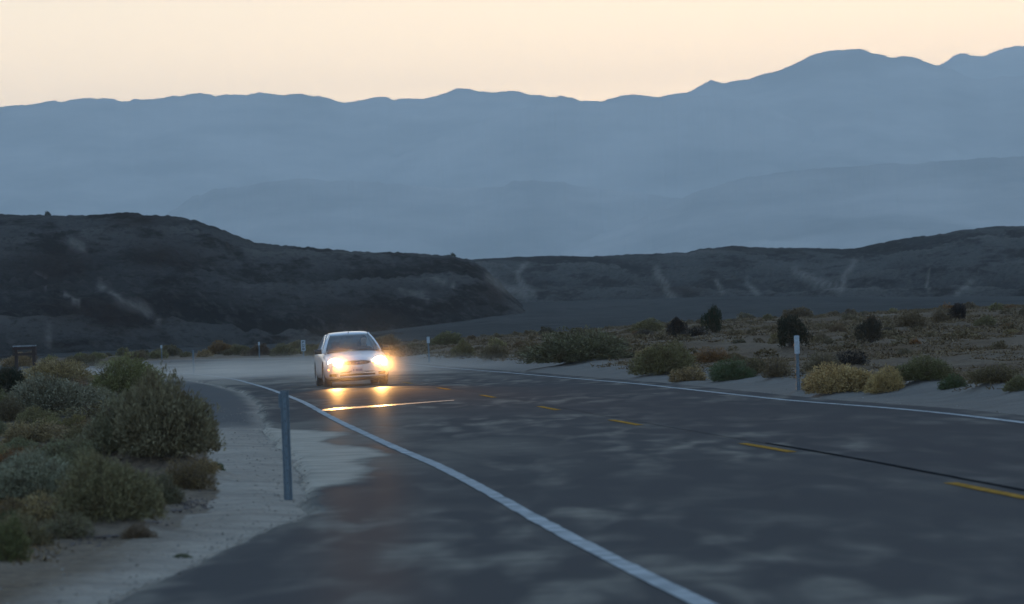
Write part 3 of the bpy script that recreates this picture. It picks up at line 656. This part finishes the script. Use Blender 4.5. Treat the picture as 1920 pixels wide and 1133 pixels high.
def describe(x, y, z, w, h, col, label):
    px, py = to_px(x, y, z); pw = w*F/y
    size = 'tiny' if pw < 14 else 'small' if pw < 26 else 'low' if w > 2*h else 'rounded'
    cw = CW.get(col) or ('brown' if col[0] < .15 else 'ochre')
    order = sorted(MARK, key=lambda m: abs(m[0]-px)+3*abs(m[1]-py))
    for m in order[:9]:
        dx, dy = px-m[0], py-m[1]
        for near in ((0,) if abs(dx) > 70 else (0,)):
            side = ('right' if dx > 0 else 'left')
            rel = (f'just {side} of' if abs(dx) < 45 else f'{side} of' if abs(dx) < 120 else f'far {side} of') if abs(dx) > 1.2*abs(dy)*2 else (('behind' if dy < 0 else 'in front of') if abs(dx) < 25 else (f'behind and {side} of' if dy < 0 else f'in front and {side} of'))
            l = f'{size} {cw} shrub {rel} {m[2]}'
            if l not in USED and len(l.split()) <= 16: USED.add(l); return l
    return f'{size} {cw} shrub {rel} {order[0][2]}' if False else l
def scatter(n, fx, fy, cond, cols, modes, hr, label, group, seed, pack=.7):
    r = random.Random(seed); k = 0; tries = 0; occ = [(p[0], p[1], p[2]/2) for p in placed]
    while k < n and tries < n*40:
        tries += 1; y = fy(r); x = fx(r, y)
        if not cond(x, y): continue
        h = r.uniform(*hr)*r.uniform(.75, 1.25); w = h*r.uniform(1.4, 2.6)
        if any((x-a)**2+(y-b)**2 < (w/2+c)**2*pack for a, b, c in occ): continue
        occ.append((x, y, w/2)); cc = r.choice(cols); z = gz(x, y); shrub(x, y, z, w, h, cc, r.choice(modes), describe(x, y, z, w, h, cc, label), group, r.randrange(3)); k += 1
Hd = .145
scatter(92, lambda r, y: r.uniform(-.05*y, Hd*y), lambda r: 330*r.random()**.55+70 if r.random() < .8 else r.uniform(60, 150), lambda x, y: 68 < y < 325 and x-float(Bx(y)) > 3.5 and not (float(Bx(y)) > 90),
        [BR, OL, TN, BR, (.14, .11, .07), (.19, .15, .10), RU, (.10, .08, .06)], ['soft', 'dry', 'soft'], (.22, .55), 'small low shrub scattered on the open plain beyond the right verge', 'small shrubs on the right plain', 5)
scatter(40, lambda r, y: r.uniform(-.14*y, -.035*y), lambda r: r.uniform(232, 330), lambda x, y: (x-float(Bx(min(y, 285))) > 1.5 or y > 285),
        [BR, OL, TN, (.14, .11, .07), YG], ['soft', 'soft', 'dry'], (.3, .75), 'low brown or olive shrub in the band beyond the far bend', 'shrubs beyond the far bend', 6)
scatter(58, lambda r, y: r.uniform(-.145*y, -.055*y), lambda r: r.uniform(27.5, 62), lambda x, y: x < float(Ax(y))-1.2-.02*y and x/y < -.083+(.012 if y > 34 else -.018),
        [OL, BR, GG, TN, RU, YG], ['soft', 'dry', 'dry'], (.16, .36), 'low straggly shrub filling a gap in the left thicket', 'low shrubs in the left thicket', 8, .16)
scatter(14, lambda r, y: r.uniform(-.145*y, -.095*y), lambda r: r.uniform(60, 200), lambda x, y: x < float(Ax(min(y, 150)))-3,
        [OL, YG, TN, BR], ['soft', 'dry'], (.25, .55), 'small shrub behind the left thicket near the wooden sign', 'small shrubs behind the left thicket', 9)
for px, py, h, l in ((88, 403, .9, 'tiny lone bush on the crest of the left hill near the photo edge'), (848, 480, .8, 'tiny lone bush on the crest where the left hill runs down to the saddle')):
    b = bear(px, py); shrub(b[0]*798, 798, HC+b[1]*798-.4, h*1.4, h+.3, DK, 'soft', l, None, 1)

# the smallest and farthest shrubs of the plain, past the number kept one by one
def small_shrubs():
    r = np.random.default_rng(44); Vs = []; Ts = []
    for i in range(230):
        y = 110+215*r.random(); x = r.uniform(-.05, .145)*y
        if x-float(Bx(y)) < 4: continue
        V, Fc, T = leaves(330, 300+i % 7, 'soft' if i % 3 else 'dry', .26, .05); h = r.uniform(.16, .36); w = h*r.uniform(.9, 1.7)
        Vs.append(V*np.array([w, w, h])+np.array([x, y, gz(x, y)])); Ts.append(T*r.uniform(.5, 1.2))
    V = np.concatenate(Vs); o = mesh_np('small_shrubs', V, np.arange(len(V)).reshape(-1, 4), M_leaf, {'tint': np.clip(np.concatenate(Ts), 0, 1)}, smooth=False)
    o.color = (.19, .145, .085, 1); tag(o, 'tiny brown shrubs dotted all over the far part of the right plain', 'shrubs', None, 'stuff')
small_shrubs()
# ground cover of dry grass and debris
def cover():
    r = np.random.default_rng(12); n = 34000
    Y = 45+285*r.random(n)**1.1; X = (r.random(n)*.20-.05)*Y
    dr = X-Bx(Y); ok = (dr > 1.6) & (Y > 48)
    n2 = 7000; Y2 = 22+190*r.random(n2)**2.2; X2 = -(.06+r.random(n2)*.09)*Y2; dl = Ax(Y2)-X2
    ok2 = (dl > 1.0+.6*r.random(n2)) & ~((Y2 > 60) & (X2 > -.085*Y2)) & (X2/Y2 < -.072)
    X = np.concatenate([X[ok], X2[ok2]]); Y = np.concatenate([Y[ok], Y2[ok2]]); Z = gh(X, Y)
    dens = fbm(X*.4, Y*.12, 21, 3) > .46; X, Y, Z = X[dens], Y[dens], Z[dens]; m = len(X); kb = 9
    P = np.repeat(np.stack([X, Y, Z], 1), kb, 0)+np.concatenate([r.normal(0, .10, (m*kb, 2)), np.zeros((m*kb, 1))], 1)
    D = np.concatenate([r.normal(0, .75, (m*kb, 2)), .10+r.random((m*kb, 1))*.7], 1); D /= np.linalg.norm(D, axis=1)[:, None]
    L = (.04+.14*r.random(m*kb)**2)[:, None]*np.repeat(np.clip(Y/110, .75, 1.5), kb)[:, None]; sd = np.cross(D, r.normal(size=D.shape)); sd /= np.linalg.norm(sd, axis=1)[:, None]
    w_ = .011*np.repeat(np.clip(Y/60, .8, 3), kb)[:, None]; V = np.stack([P-sd*w_, P+sd*w_, P+D*L], 1).reshape(-1, 3)
    o = mesh_np('dry_ground_cover', V, np.arange(len(V)).reshape(-1, 3), M_leaf, {'tint': np.repeat(r.random(m*kb), 3)}, smooth=False)
    o.color = (.18, .13, .08, 1); tag(o, 'thin dry brown grass and litter between the desert shrubs', 'ground cover', None, 'stuff')
cover()
# dark debris and clods under the left thicket
def clods():
    r = np.random.default_rng(3); V = []; Fc = []; b = 0
    for cx, cy, sx, sy, n in ((110, 985, 70, 22, 240), (345, 945, 45, 14, 150), (290, 985, 22, 8, 50), (165, 1005, 60, 14, 120), (60, 905, 60, 20, 80)):
        pxs = cx+r.normal(size=n)*sx*.6; pys = cy+r.normal(size=n)*sy*.6; zz = np.zeros(n)
        for _ in range(8): xs, ys = un(pxs, pys, zz); zz = .5*zz+.5*gh(xs, ys)
        for x, y, z in zip(xs, ys, zz):
            s = .008+.022*r.random()**2
            o = r.normal(size=(6, 3))*.25; base = np.array([(1, 0, 0), (-1, 0, 0), (0, 1, 0), (0, -1, 0), (0, 0, .7), (0, 0, -.7)])+o
            V += [tuple(v) for v in base*s+np.array([x, y, z])]
            Fc += [tuple(b+i for i in f) for f in ((0, 2, 4), (2, 1, 4), (1, 3, 4), (3, 0, 4), (2, 0, 5), (1, 2, 5), (3, 1, 5), (0, 3, 5))]; b += 6
    o = mesh_np('soil_clods', V, Fc, simple('dark_soil_clod', (.095, .075, .065), .95, noise=.3), smooth=False)
    tag(o, 'dark crumbly soil and litter under the left thicket', 'soil', None, 'stuff')
clods()
def stones():
    r = np.random.default_rng(9); V = []; Fc = []; b = 0; n = 2600
    y = 17+60*r.random(n)**1.7; side = r.random(n) < .68
    x = np.where(side, Ax(y)-np.abs(r.normal(0, .55, n))+.12, Bx(y)+np.abs(r.normal(0, .6, n))-.1); z = np.maximum(gh(x, y), np.where((x > Ax(y)) & (x < Bx(y)), .0, -9))
    s = .004+.011*r.random(n)**3
    base = np.array([(1, 0, 0), (-1, 0, 0), (0, 1, 0), (0, -1, 0), (0, 0, .7), (0, 0, -.7)])
    P = (base[None]+r.normal(size=(n, 6, 3))*.22)*s[:, None, None]+np.stack([x, y, z+s*.3], 1)[:, None, :]
    F8 = np.array([(0, 2, 4), (2, 1, 4), (1, 3, 4), (3, 0, 4), (2, 0, 5), (1, 2, 5), (3, 1, 5), (0, 3, 5)])
    o = mesh_np('roadside_gravel', P.reshape(-1, 3), (np.arange(n)[:, None, None]*6+F8[None]).reshape(-1, 3), simple('roadside_stone', (.22, .195, .165), .95, noise=.4, scale=3), smooth=False)
    tag(o, 'loose small stones along both edges of the asphalt', 'gravel', None, 'stuff')
stones()

# ------------------------------------------------------------------ marker posts
def upost(name, px, py, h, label, group, lean=0.0, plate=None, w=.076, back=False, ry=0.0):
    x, y, z = place(px, py); r = empty(name, (x, y, z), ry); mb = MB()
    t = .006; d = .032    # hat-section steel: web, two cheeks, two flanges, stepped as one bent strip
    prof = [(-w/2, d), (-w*.30, d), (-w*.22, 0), (w*.22, 0), (w*.30, d), (w/2, d), (w/2, d+t), (w*.26, d+t), (w*.18, t), (-w*.18, t), (-w*.26, d+t), (-w/2, d+t)]
    mb.loft([[(a+lean*(zz+.3), b, zz) for a, b in prof] for zz in (-.3, h*.5, h)])
    mb.build('post', M_steel, r)
    mh = MB()
    for i in range(int(h/.11)):
        zz = h-.05-i*.11; mh.tube((lean*(zz+.3), -.0015, zz), (lean*(zz+.3), .001, zz), .0055, n=8)
    mh.build('bolt_holes', M_black, r)
    if plate:
        pw, ph, pt = plate; mp = MB(); zz = h-ph/2-pt
        mp.box((lean*(zz+.3)+(-.012 if back else 0), d+t+.006 if back else -.006, zz), (pw, .004, ph)); p = mp.build('reflector', M_steel if back else M_reflect, r)
        mp = MB()
        for s in (-1, 1): mp.tube((lean*(zz+.3), -.013, zz+s*ph*.36), (lean*(zz+.3), -.008, zz+s*ph*.36), .007, n=8)
        if not back: mp.build('bolt', M_alloy, p)
    tag(r, label, 'marker post', group); return r
G = 'steel marker posts along the road'
upost('marker_post', 539, 938, .975, 'tall bare grey steel post in the sand left of the road, nearest the camera', G, plate=(.085, .12, .03), back=True)
upost('marker_post', 1496, 738, 1.0, 'steel post with a white reflector plate on the right verge beside the golden shrub', G, plate=(.095, .33, .01), w=.066)
upost('marker_post', 803, 680, 1.06, 'dark thin post with a small white reflector just right of the car', G, plate=(.12, .26, .0), w=.075)
upost('marker_post', 362, 703, .98, 'thin bluish post at the bend beside the left edge line', G, w=.075)
upost('marker_post', 302, 676, 1.0, 'small far post with a pale top, leftmost beyond the bend', G, plate=(.12, .2, 0), w=.07)
upost('marker_post', 485, 672, .95, 'faint far post with a pale top among shrubs left of the mile marker', G, plate=(.12, .2, 0), w=.07)
def milepost():
    x, y, z = place(568, 673); r = empty('mile_marker', (x, y, z)); mb = MB()
    mb.box((0, .02, .1), (.07, .04, .8)); mb.build('post', M_steel, r)
    p = MB().box((0, -.008, .72), (.235, .006, .60)).build('sign_plate', M_reflect, r)
    for i, zz in enumerate((.90, .72, .54)):      # three stacked dark figures
        m = MB()
        if i == 0: [m.box(c, d) for c, d in (((-.045, -.0135, zz), (.028, .003, .13)), ((.045, -.0135, zz+.03), (.028, .003, .07)), ((0, -.0135, zz+.055), (.062, .003, .026)), ((0, -.0135, zz-.01), (.062, .003, .026)))]
        elif i == 1: [m.box(c, d) for c, d in (((-.045, -.0135, zz), (.028, .003, .13)), ((.045, -.0135, zz), (.028, .003, .13)), ((0, -.0135, zz+.055), (.062, .003, .026)), ((0, -.0135, zz-.055), (.062, .003, .026)))]
        else: [m.box(c, d) for c, d in (((-.045, -.0135, zz), (.028, .003, .13)), ((.045, -.0135, zz), (.028, .003, .13)), ((0, -.0135, zz+.055), (.062, .003, .026)), ((0, -.0135, zz), (.062, .003, .026)), ((0, -.0135, zz-.055), (.062, .003, .026)))]
        m.build('figure', M_ink, p)
    tag(r, 'white upright mile marker with three dark figures, left of the car', 'mile marker')
milepost()
def wood_sign():
    y = 150.0; s = y/F; x = bear(45, 665)[0]*y; z = gz(x, y)
    top = HC+bear(45, 647)[1]*y; zt = top-z; r = empty('wooden_sign', (x, y, z), R_(-4))
    w = 42*s; hp = .24
    for sx in (-1, 1):
        MB().box((sx*w*.40, .05, (zt-.04)/2-.1), (.12, .10, zt-.04+.2)).build('post', M_wood, r)
    for zc in (zt-.135, zt-.36):
        b = MB().box((0, -.03, zc), (w, .05, .10)).build('plank', M_wood, r)
    MB().box((0, 0, zt-.04), (w*1.04, .16, .05)).build('top_rail', M_woodtop, r)
    for sx in (-1, 1): MB().box((sx*(w/2+.02), -.02, zt-.24), (.03, .06, .36)).build('side_batten', M_wood, r)
    tag(r, 'dark wooden sign frame with two planks on two posts among shrubs at the left edge', 'sign')
wood_sign()

# ------------------------------------------------------------------ the car
def bake(o, levels=2, cut=None):
    """subdivide, cut the wheel arches, and keep the result as a plain mesh"""
    m = o.modifiers.new('s', 'SUBSURF'); m.levels = m.render_levels = levels
    cuts = []
    import bmesh
    for q in [o]+list(cut or []):
        bm = bmesh.new(); bm.from_mesh(q.data); bmesh.ops.recalc_face_normals(bm, faces=bm.faces); bm.to_mesh(q.data); bm.free()
    for c in cut or []:
        b = o.modifiers.new('b', 'BOOLEAN'); b.operation = 'DIFFERENCE'; b.object = c; b.solver = 'EXACT'; cuts.append(c)
    dg = bpy.context.evaluated_depsgraph_get(); dg.update(); me = bpy.data.meshes.new_from_object(o.evaluated_get(dg))
    o.modifiers.clear(); old = o.data; o.data = me; bpy.data.meshes.remove(old)
    me.polygons.foreach_set('use_smooth', [True]*len(me.polygons))
    for c in cuts: bpy.data.objects.remove(c)
def build_car():
    r0 = empty('car', (0, 0, 0))
    # body shell: stations from nose to tail: y, half width, sill, shoulder, crown
    st = [(-2.225, .52, .27, .60, .64), (-2.21, .68, .22, .64, .685), (-2.13, .77, .19, .675, .725), (-1.98, .83, .18, .715, .785), (-1.70, .85, .17, .75, .82), (-1.30, .853, .17, .81, .885),
          (-.92, .853, .17, .855, .93), (-.5, .853, .17, .88, .90), (.3, .853, .17, .90, .92), (1.1, .853, .17, .92, .94), (1.7, .84, .18, .92, .99), (2.0, .80, .21, .90, .98), (2.15, .72, .27, .84, .92), (2.2, .55, .34, .74, .80)]
    rings = []
    for y, w, zb, zs, zt in st:
        h = [(0, zb), (.55*w, zb), (.88*w, zb+.01), (.985*w, zb+.09), (w, zb+(zs-zb)*.45), (.985*w, zs-.07), (.93*w, zs), (.72*w, zs+(zt-zs)*.62), (.38*w, zs+(zt-zs)*.93), (0, zt)]
        rings.append([(a, y, b) for a, b in h]+[(-a, y, b) for a, b in h[-2:0:-1]])
    body = MB().loft(rings).build('body', M_body, r0)
    cuts = []
    for wy in (-1.36, 1.255):
        cuts.append(MB().tube((-1, wy, .31), (1, wy, .31), .365, n=36).build('c', None))
    # intakes cut out of the bumper: grille, lower slots, fog recesses
    def slot(x0, x1, z0, z1, depth=.12, y=-2.35):
        return MB().box(((x0+x1)/2, y+.5*(.35+depth)-.02, (z0+z1)/2), (x1-x0, .35+depth, z1-z0)).build('c', None)
    n = 24; el = [(.335*math.copysign(abs(math.cos(a))**.75, math.cos(a)), .055*math.copysign(abs(math.sin(a))**.8, math.sin(a))) for a in [2*math.pi*i/n for i in range(n)]]
    cuts.append(MB().loft([[(a, yy, .605+b) for a, b in el] for yy in (-2.5, -2.0)]).build('c', None))
    cuts += [slot(-.47, .47, .268, .318), slot(-.44, -.19, .345, .372), slot(.19, .44, .345, .372)]
    for s in (-1, 1): cuts.append(slot(min(s*.54, s*.74), max(s*.54, s*.74), .265, .345, .2))
    bake(body, 2, cuts)
    MB().box((0, -1.95, .3), (1.3, .1, .10)).box((0, -1.97, .605), (.74, .06, .13)).build('intake_backing', M_black, r0)
    for s in (-1, 1): MB().box((s*.63, -1.85, .3), (.22, .06, .1)).build('fog_light_recess', M_black, r0)
    g = MB()
    for zz in (.578, .605, .632): g.box((0, -2.10, zz), (.60 if abs(zz-.605) < .01 else .54, .012, .008))
    g.build('grille', M_chrome, r0)
    MB().loft([[(.075*math.cos(a), yy, .605+.030*math.sin(a)) for a in [2*math.pi*i/16 for i in range(16)]] for yy in (-2.165, -2.15)]).build('badge', simple('blue_oval_badge', (.03, .06, .22), .2), r0)
    MB().box((0, -2.235, .425), (.30, .012, .15)).build('licence_plate', M_plate, r0)
    lp = MB()
    for i in range(7): lp.box((-.105+i*.035, -2.243, .415), (.022 if i != 1 else .010, .003, .062))
    lp.build('plate_lettering', M_plate_ink, r0)
    # under-bumper valance
    MB().box((0, -2.02, .165), (1.36, .1, .05)).build('valance', M_black, r0)
    MB().box((0, 0, .22), (1.3, 3.9, .06)).build('underbody', M_black, r0)
    for wy in (-1.36, 1.255):
        for s in (-1, 1):
            n = 20; L = [[(s*(.84 if k else .58), wy+.362*math.cos(a), .31+.362*math.sin(a)) for a in [math.pi*(-.08+1.16*i/n) for i in range(n+1)]] for k in (0, 1)]
            MB().loft(L, cap=False, closed=False).build('wheel_arch_liner', M_black, r0)
    # greenhouse: roof panel, pillars, glass
    wb, wt = .705, .50
    rf = []
    for y, w, z in ((-.13, .485, 1.345), (-.05, .515, 1.375), (.25, .545, 1.412), (.7, .545, 1.415), (1.0, .525, 1.385), (1.12, .50, 1.35)):
        rf.append([(-w, y, z-.035), (-w*.9, y, z-.004), (-w*.45, y, z+.012), (0, y, z+.017), (w*.45, y, z+.012), (w*.9, y, z-.004), (w, y, z-.035), (w*.9, y, z-.045), (0, y, z-.03), (-w*.9, y, z-.045)])
    roof = MB().loft(rf).build('roof', M_body, r0); bake(roof, 1)
    MB().tube((0, -.02, 1.395), (0, .10, 1.52), .006, .004, 6).build('antenna', M_black, r0)
    MB().box((-.015, -.10, 1.388), (.012, .12, .02)).build('roof_mark', M_black, r0)
    def pillar(pts, w, name='pillar'):
        rings = [[(x-w/2*0-w*.5, y, z+.0), (x+w*.5, y, z), (x+w*.5, y+.06, z-.03), (x-w*.5, y+.06, z-.03)] for x, y, z in pts]
        return MB().loft(rings).build(name, M_body, r0, True)
    for s in (-1, 1):
        pillar([(s*.735, -1.02, .89), (s*.68, -.72, 1.06), (s*.60, -.40, 1.23), (s*.515, -.10, 1.36)], .05, 'windscreen_pillar')
        pillar([(s*.70, .25, .90), (s*.55, .28, 1.38)], .05, 'door_pillar')
        pillar([(s*.70, 1.62, .95), (s*.60, 1.30, 1.20), (s*.52, 1.05, 1.36)], .09, 'rear_pillar')
        for ya, yb, yc, yd in ((-.88, .24, -.10, .27), (.28, 1.50, .29, 1.02)):
            MB().add([(s*.725, ya, .90), (s*.725, yb, .90), (s*.545, yd, 1.37), (s*.53, yc, 1.36)], [(0, 1, 2, 3)]).build('side_window', M_glass, r0)
        # door skin line, handle
        MB().box((s*.856, -.1, .78), (.02, .16, .025)).build('door_handle', M_body, r0)
        m = MB(); m.loft([[(s*(.80+a*.19), -.78+b*.5, .93+c) for b, c in ((0, -.055), (.10, -.06), (.14, 0), (.10, .065), (0, .07), (-.06, .045), (-.06, -.03))] for a in (0, .15, .8, 1.0)]); m.build('wing_mirror', M_black, r0, True)
    n = 8; rows = []
    for j in range(5):
        f = j/4; y0 = -1.00+.88*f; z0 = .905+.45*f; w = .72-.215*f
        rows.append([(w*(2*i/n-1), y0-.07*(1-(2*i/n-1)**2), z0+.02*math.sin(f*math.pi)) for i in range(n+1)])
    MB().loft(rows, cap=False, closed=False).build('windscreen', M_glass, r0, True)
    MB().loft([[(w*(2*i/n-1), y+.05*(1-(2*i/n-1)**2), z) for i in range(n+1)] for y, z, w in ((1.62, .97, .62), (1.38, 1.18, .56), (1.10, 1.36, .49))], cap=False, closed=False).build('rear_window', M_glass, r0, True)
    for s, xx in ((-1, -.30), (1, .25)):
        MB().tube((xx-.28, -1.075, .925), (xx+.18, -1.02, .945), .009, n=5).build('wiper', M_black, r0)
    MB().box((0, -.82, .86), (1.32, .35, .10)).build('dashboard', M_black, r0)
    MB().box((0, -.28, 1.27), (.20, .02, .06)).build('interior_mirror', M_black, r0)
    MB().box((0, 1.0, .90), (1.26, .14, .18)).build('rear_seat', M_seat, r0)
    for xx in (-.36, .36):
        sq = MB().loft([[(xx+a*w, y, z) for a, y in ((-1, yy), (1, yy), (1, yy+.13), (-1, yy+.13))] for z, w, yy in ((.35, .24, .0), (.62, .25, .02), (.88, .22, .10), (1.0, .17, .14))]).build('seat', M_seat, r0)
        MB().box((xx, .20, 1.09), (.24, .09, .17), bev=.03).build('headrest', M_seat, sq)
    # wheels
    for wy in (-1.36, 1.255):
        for s in (-1, 1):
            n = 32
            def ring(x, rr): return [(s*x, wy+rr*math.cos(2*math.pi*i/n), .31+rr*math.sin(2*math.pi*i/n)) for i in range(n)]
            t = MB().loft([ring(.635, .20), ring(.63, .285), ring(.655, .308), ring(.73, .312), ring(.81, .308), ring(.835, .285), ring(.832, .20)], cap=False).build('tyre', M_rubber, None, True)
            wr = bpy.data.objects.new('wheel', None); link(wr, r0); t.parent = wr
            m = MB().loft([ring(.70, .20), ring(.80, .20), ring(.828, .19), ring(.80, .17), ring(.80, .06), ring(.815, .04)], cap=True)
            m.build('rim', M_alloy, wr, True)
    # lamps
    for s in (-1, 1):
        n = 20; out = [(s*(.585+.17*math.cos(a)-.02*math.sin(a)), .640+(.095+.02*math.cos(a))*math.sin(a)) for a in [2*math.pi*i/n for i in range(n)]]
        def yy(x): return -2.235+.42*max(0, abs(x)-.42)**1.35*1.6
        rings = [[(x, yy(x)+.10, z) for x, z in out], [(x, yy(x)-.02, z) for x, z in out], [(s*.585+(x-s*.585)*.7, yy(x)-.045, .628+(z-.628)*.7) for x, z in out]]
        MB().loft(rings).build('headlight', M_lamp if True else None, r0, True)
        MB().loft([[(s*.425+.034*math.cos(a), y_, .602+.024*math.sin(a)) for a in [2*math.pi*i/12 for i in range(12)]] for y_ in (-2.215, -2.245)]).build('turn_signal', M_amber, r0)
    MB().box((-.742, -2.13, .455), (.05, .05, .035)).build('side_marker', M_amber, r0)
    MB().box((.742, -2.13, .455), (.05, .05, .035)).build('side_marker', simple('clear_marker', (.5, .4, .3), .3), r0)
    return r0
car = build_car()
bpy.context.view_layer.update()
CARX, CARY = -4.35, 102.9
rollm = Matrix.Translation((0, 0, .2)) @ Matrix.Rotation(R_(-1.3), 4, 'Y') @ Matrix.Translation((0, 0, -.2))
for o in car.children:
    if o.type == 'MESH':
        o.data.transform(rollm)
        for c in o.children:
            if c.type == 'MESH': c.data.transform(rollm)
car.location = (CARX, CARY, 0.004); car.rotation_euler = (0, 0, R_(7.2))
tag(car, 'silver car with lit headlights driving towards the camera round the bend', 'car')
def lamp(name, loc, aim, power, size, blend, rad, col, parent):
    l = bpy.data.lights.new(name, 'SPOT'); l.energy = power; l.spot_size = R_(size); l.spot_blend = blend; l.shadow_soft_size = rad; l.color = col
    o = bpy.data.objects.new(name, l); link(o, parent); o.location = loc; d = Vector(aim)-Vector(loc); o.rotation_euler = d.to_track_quat('-Z', 'Y').to_euler(); return o
for s in (-1, 1):
    lamp('headlight_beam', (s*.585, -2.32, .63), (s*.585-.0, -20, .25), 10000, 30, 1.0, .10, (1, .50, .15), car)
    lamp('headlight_beam', (s*.585, -2.32, .63), (s*.585, -24, .0), 30000, 10, 1.0, .08, (1, .45, .12), car)
# driver, seen as a dark figure behind the windscreen
def person():
    c = empty('person', (0, 0, 0)); n = 16
    def ring(z, rx, ry, y0=0, x0=0): return [(x0+rx*math.cos(2*math.pi*i/n), y0+ry*math.sin(2*math.pi*i/n), z) for i in range(n)]
    MB().loft([ring(.45, .17, .12), ring(.60, .18, .12), ring(.80, .21, .12), ring(.91, .225, .11), ring(.965, .17, .09), ring(.99, .075, .065), ring(1.03, .058, .06, -.01),
               ring(1.06, .065, .085, -.02), ring(1.10, .075, .10, -.02), ring(1.15, .080, .10, -.015), ring(1.20, .078, .098, -.01), ring(1.25, .062, .08, 0), ring(1.28, .025, .03, 0)]).build('body', M_skin, c, True)
    MB().loft([ring(.44, .18, .13), ring(.60, .19, .13), ring(.80, .22, .13), ring(.915, .235, .12), ring(.972, .175, .10), ring(.995, .083, .075)], cap=False).build('shirt', M_cloth, c, True)
    MB().loft([ring(1.15, .086, .085, .03), ring(1.20, .086, .104, .005), ring(1.26, .070, .088, .0), ring(1.295, .03, .035, 0)]).build('hair', M_hair, c, True)
    for s in (-1, 1): MB().tube((s*.21, 0, .89), (s*.27, -.14, .66), .05, .042, 8).tube((s*.27, -.14, .66), (s*.15, -.42, .80), .04, .03, 8).build('sleeve', M_cloth, c, True)
    m = MB().tube((0, -.10, 1.14), (0, -.13, 1.115), .012, .016, 6).build('nose', M_skin, c)
    for s in (-1, 1): MB().tube((s*.03, -.10, 1.155), (s*.03, -.115, 1.155), .010, n=6).build('eye', M_hair, c)
    Mx = Matrix.Translation(car.location) @ Matrix.Rotation(R_(7.2), 4, 'Z')
    c.location = Mx @ Vector((.37, -.02, .03)); c.rotation_euler = (0, 0, R_(7.2))
    tag(c, 'person in a dark shirt sitting at the wheel behind the car windscreen', 'person')
person()

# ------------------------------------------------------------------ raised dust, and dust added for the headlight glow
def dust(name, label, c, d, rz, dens, scale, lo, hi, sx=1, sy=1, aniso=.3):
    m = bpy.data.materials.new(name); m.use_nodes = True; t = m.node_tree; t.nodes.clear()
    o = N(t, 'ShaderNodeOutputMaterial'); v = N(t, 'ShaderNodeVolumePrincipled'); v.inputs['Color'].default_value = (.9, .82, .72, 1); v.inputs['Anisotropy'].default_value = aniso
    tc = N(t, 'ShaderNodeTexCoord'); n = nz(t, tc.outputs['Object'], scale, 3, .5, sx=sx, sy=sy)
    g = N(t, 'ShaderNodeVectorMath', operation='LENGTH'); mp = N(t, 'ShaderNodeMapping'); mp.inputs['Scale'].default_value = (2/d[0], 2/d[1], 1/d[2]); t.links.new(tc.outputs['Object'], mp.inputs[0]); t.links.new(mp.outputs[0], g.inputs[0])
    f = math_(t, 'MULTIPLY', ramp(t, n, [(lo, 0), (hi, 1)]), ramp(t, g.outputs['Value'], [(.1, 1), (.95, 0)], 'EASE'))
    t.links.new(math_(t, 'MULTIPLY', f, dens), v.inputs['Density']); t.links.new(v.outputs[0], o.inputs['Volume'])
    ob = MB().box((0, 0, d[2]/2), d).build(name, m); ob.location = c; ob.rotation_euler = (0, 0, rz); tag(ob, label, 'dust', None, 'stuff'); return ob
USE_DUST = True
if USE_DUST:
    dust('headlight_glow_dust', 'thin dust volume added to give the headlights a glow around the car front', (-4.0, 99.8, .03), (7.5, 7, 2.4), R_(7), .024, .3, 0, .5)  # added volume: its lit dust stands in for lens bloom round the lamps
    dust('blown_dust', 'low sheet of wind blown sand drifting over the road behind the car', (-9.5, 134, .03), (22, 60, .9), R_(14), .07, .10, .32, .62, 1.6, .5, .0)
S.cycles.volume_step_rate = 1.0; S.cycles.volume_max_steps = 128
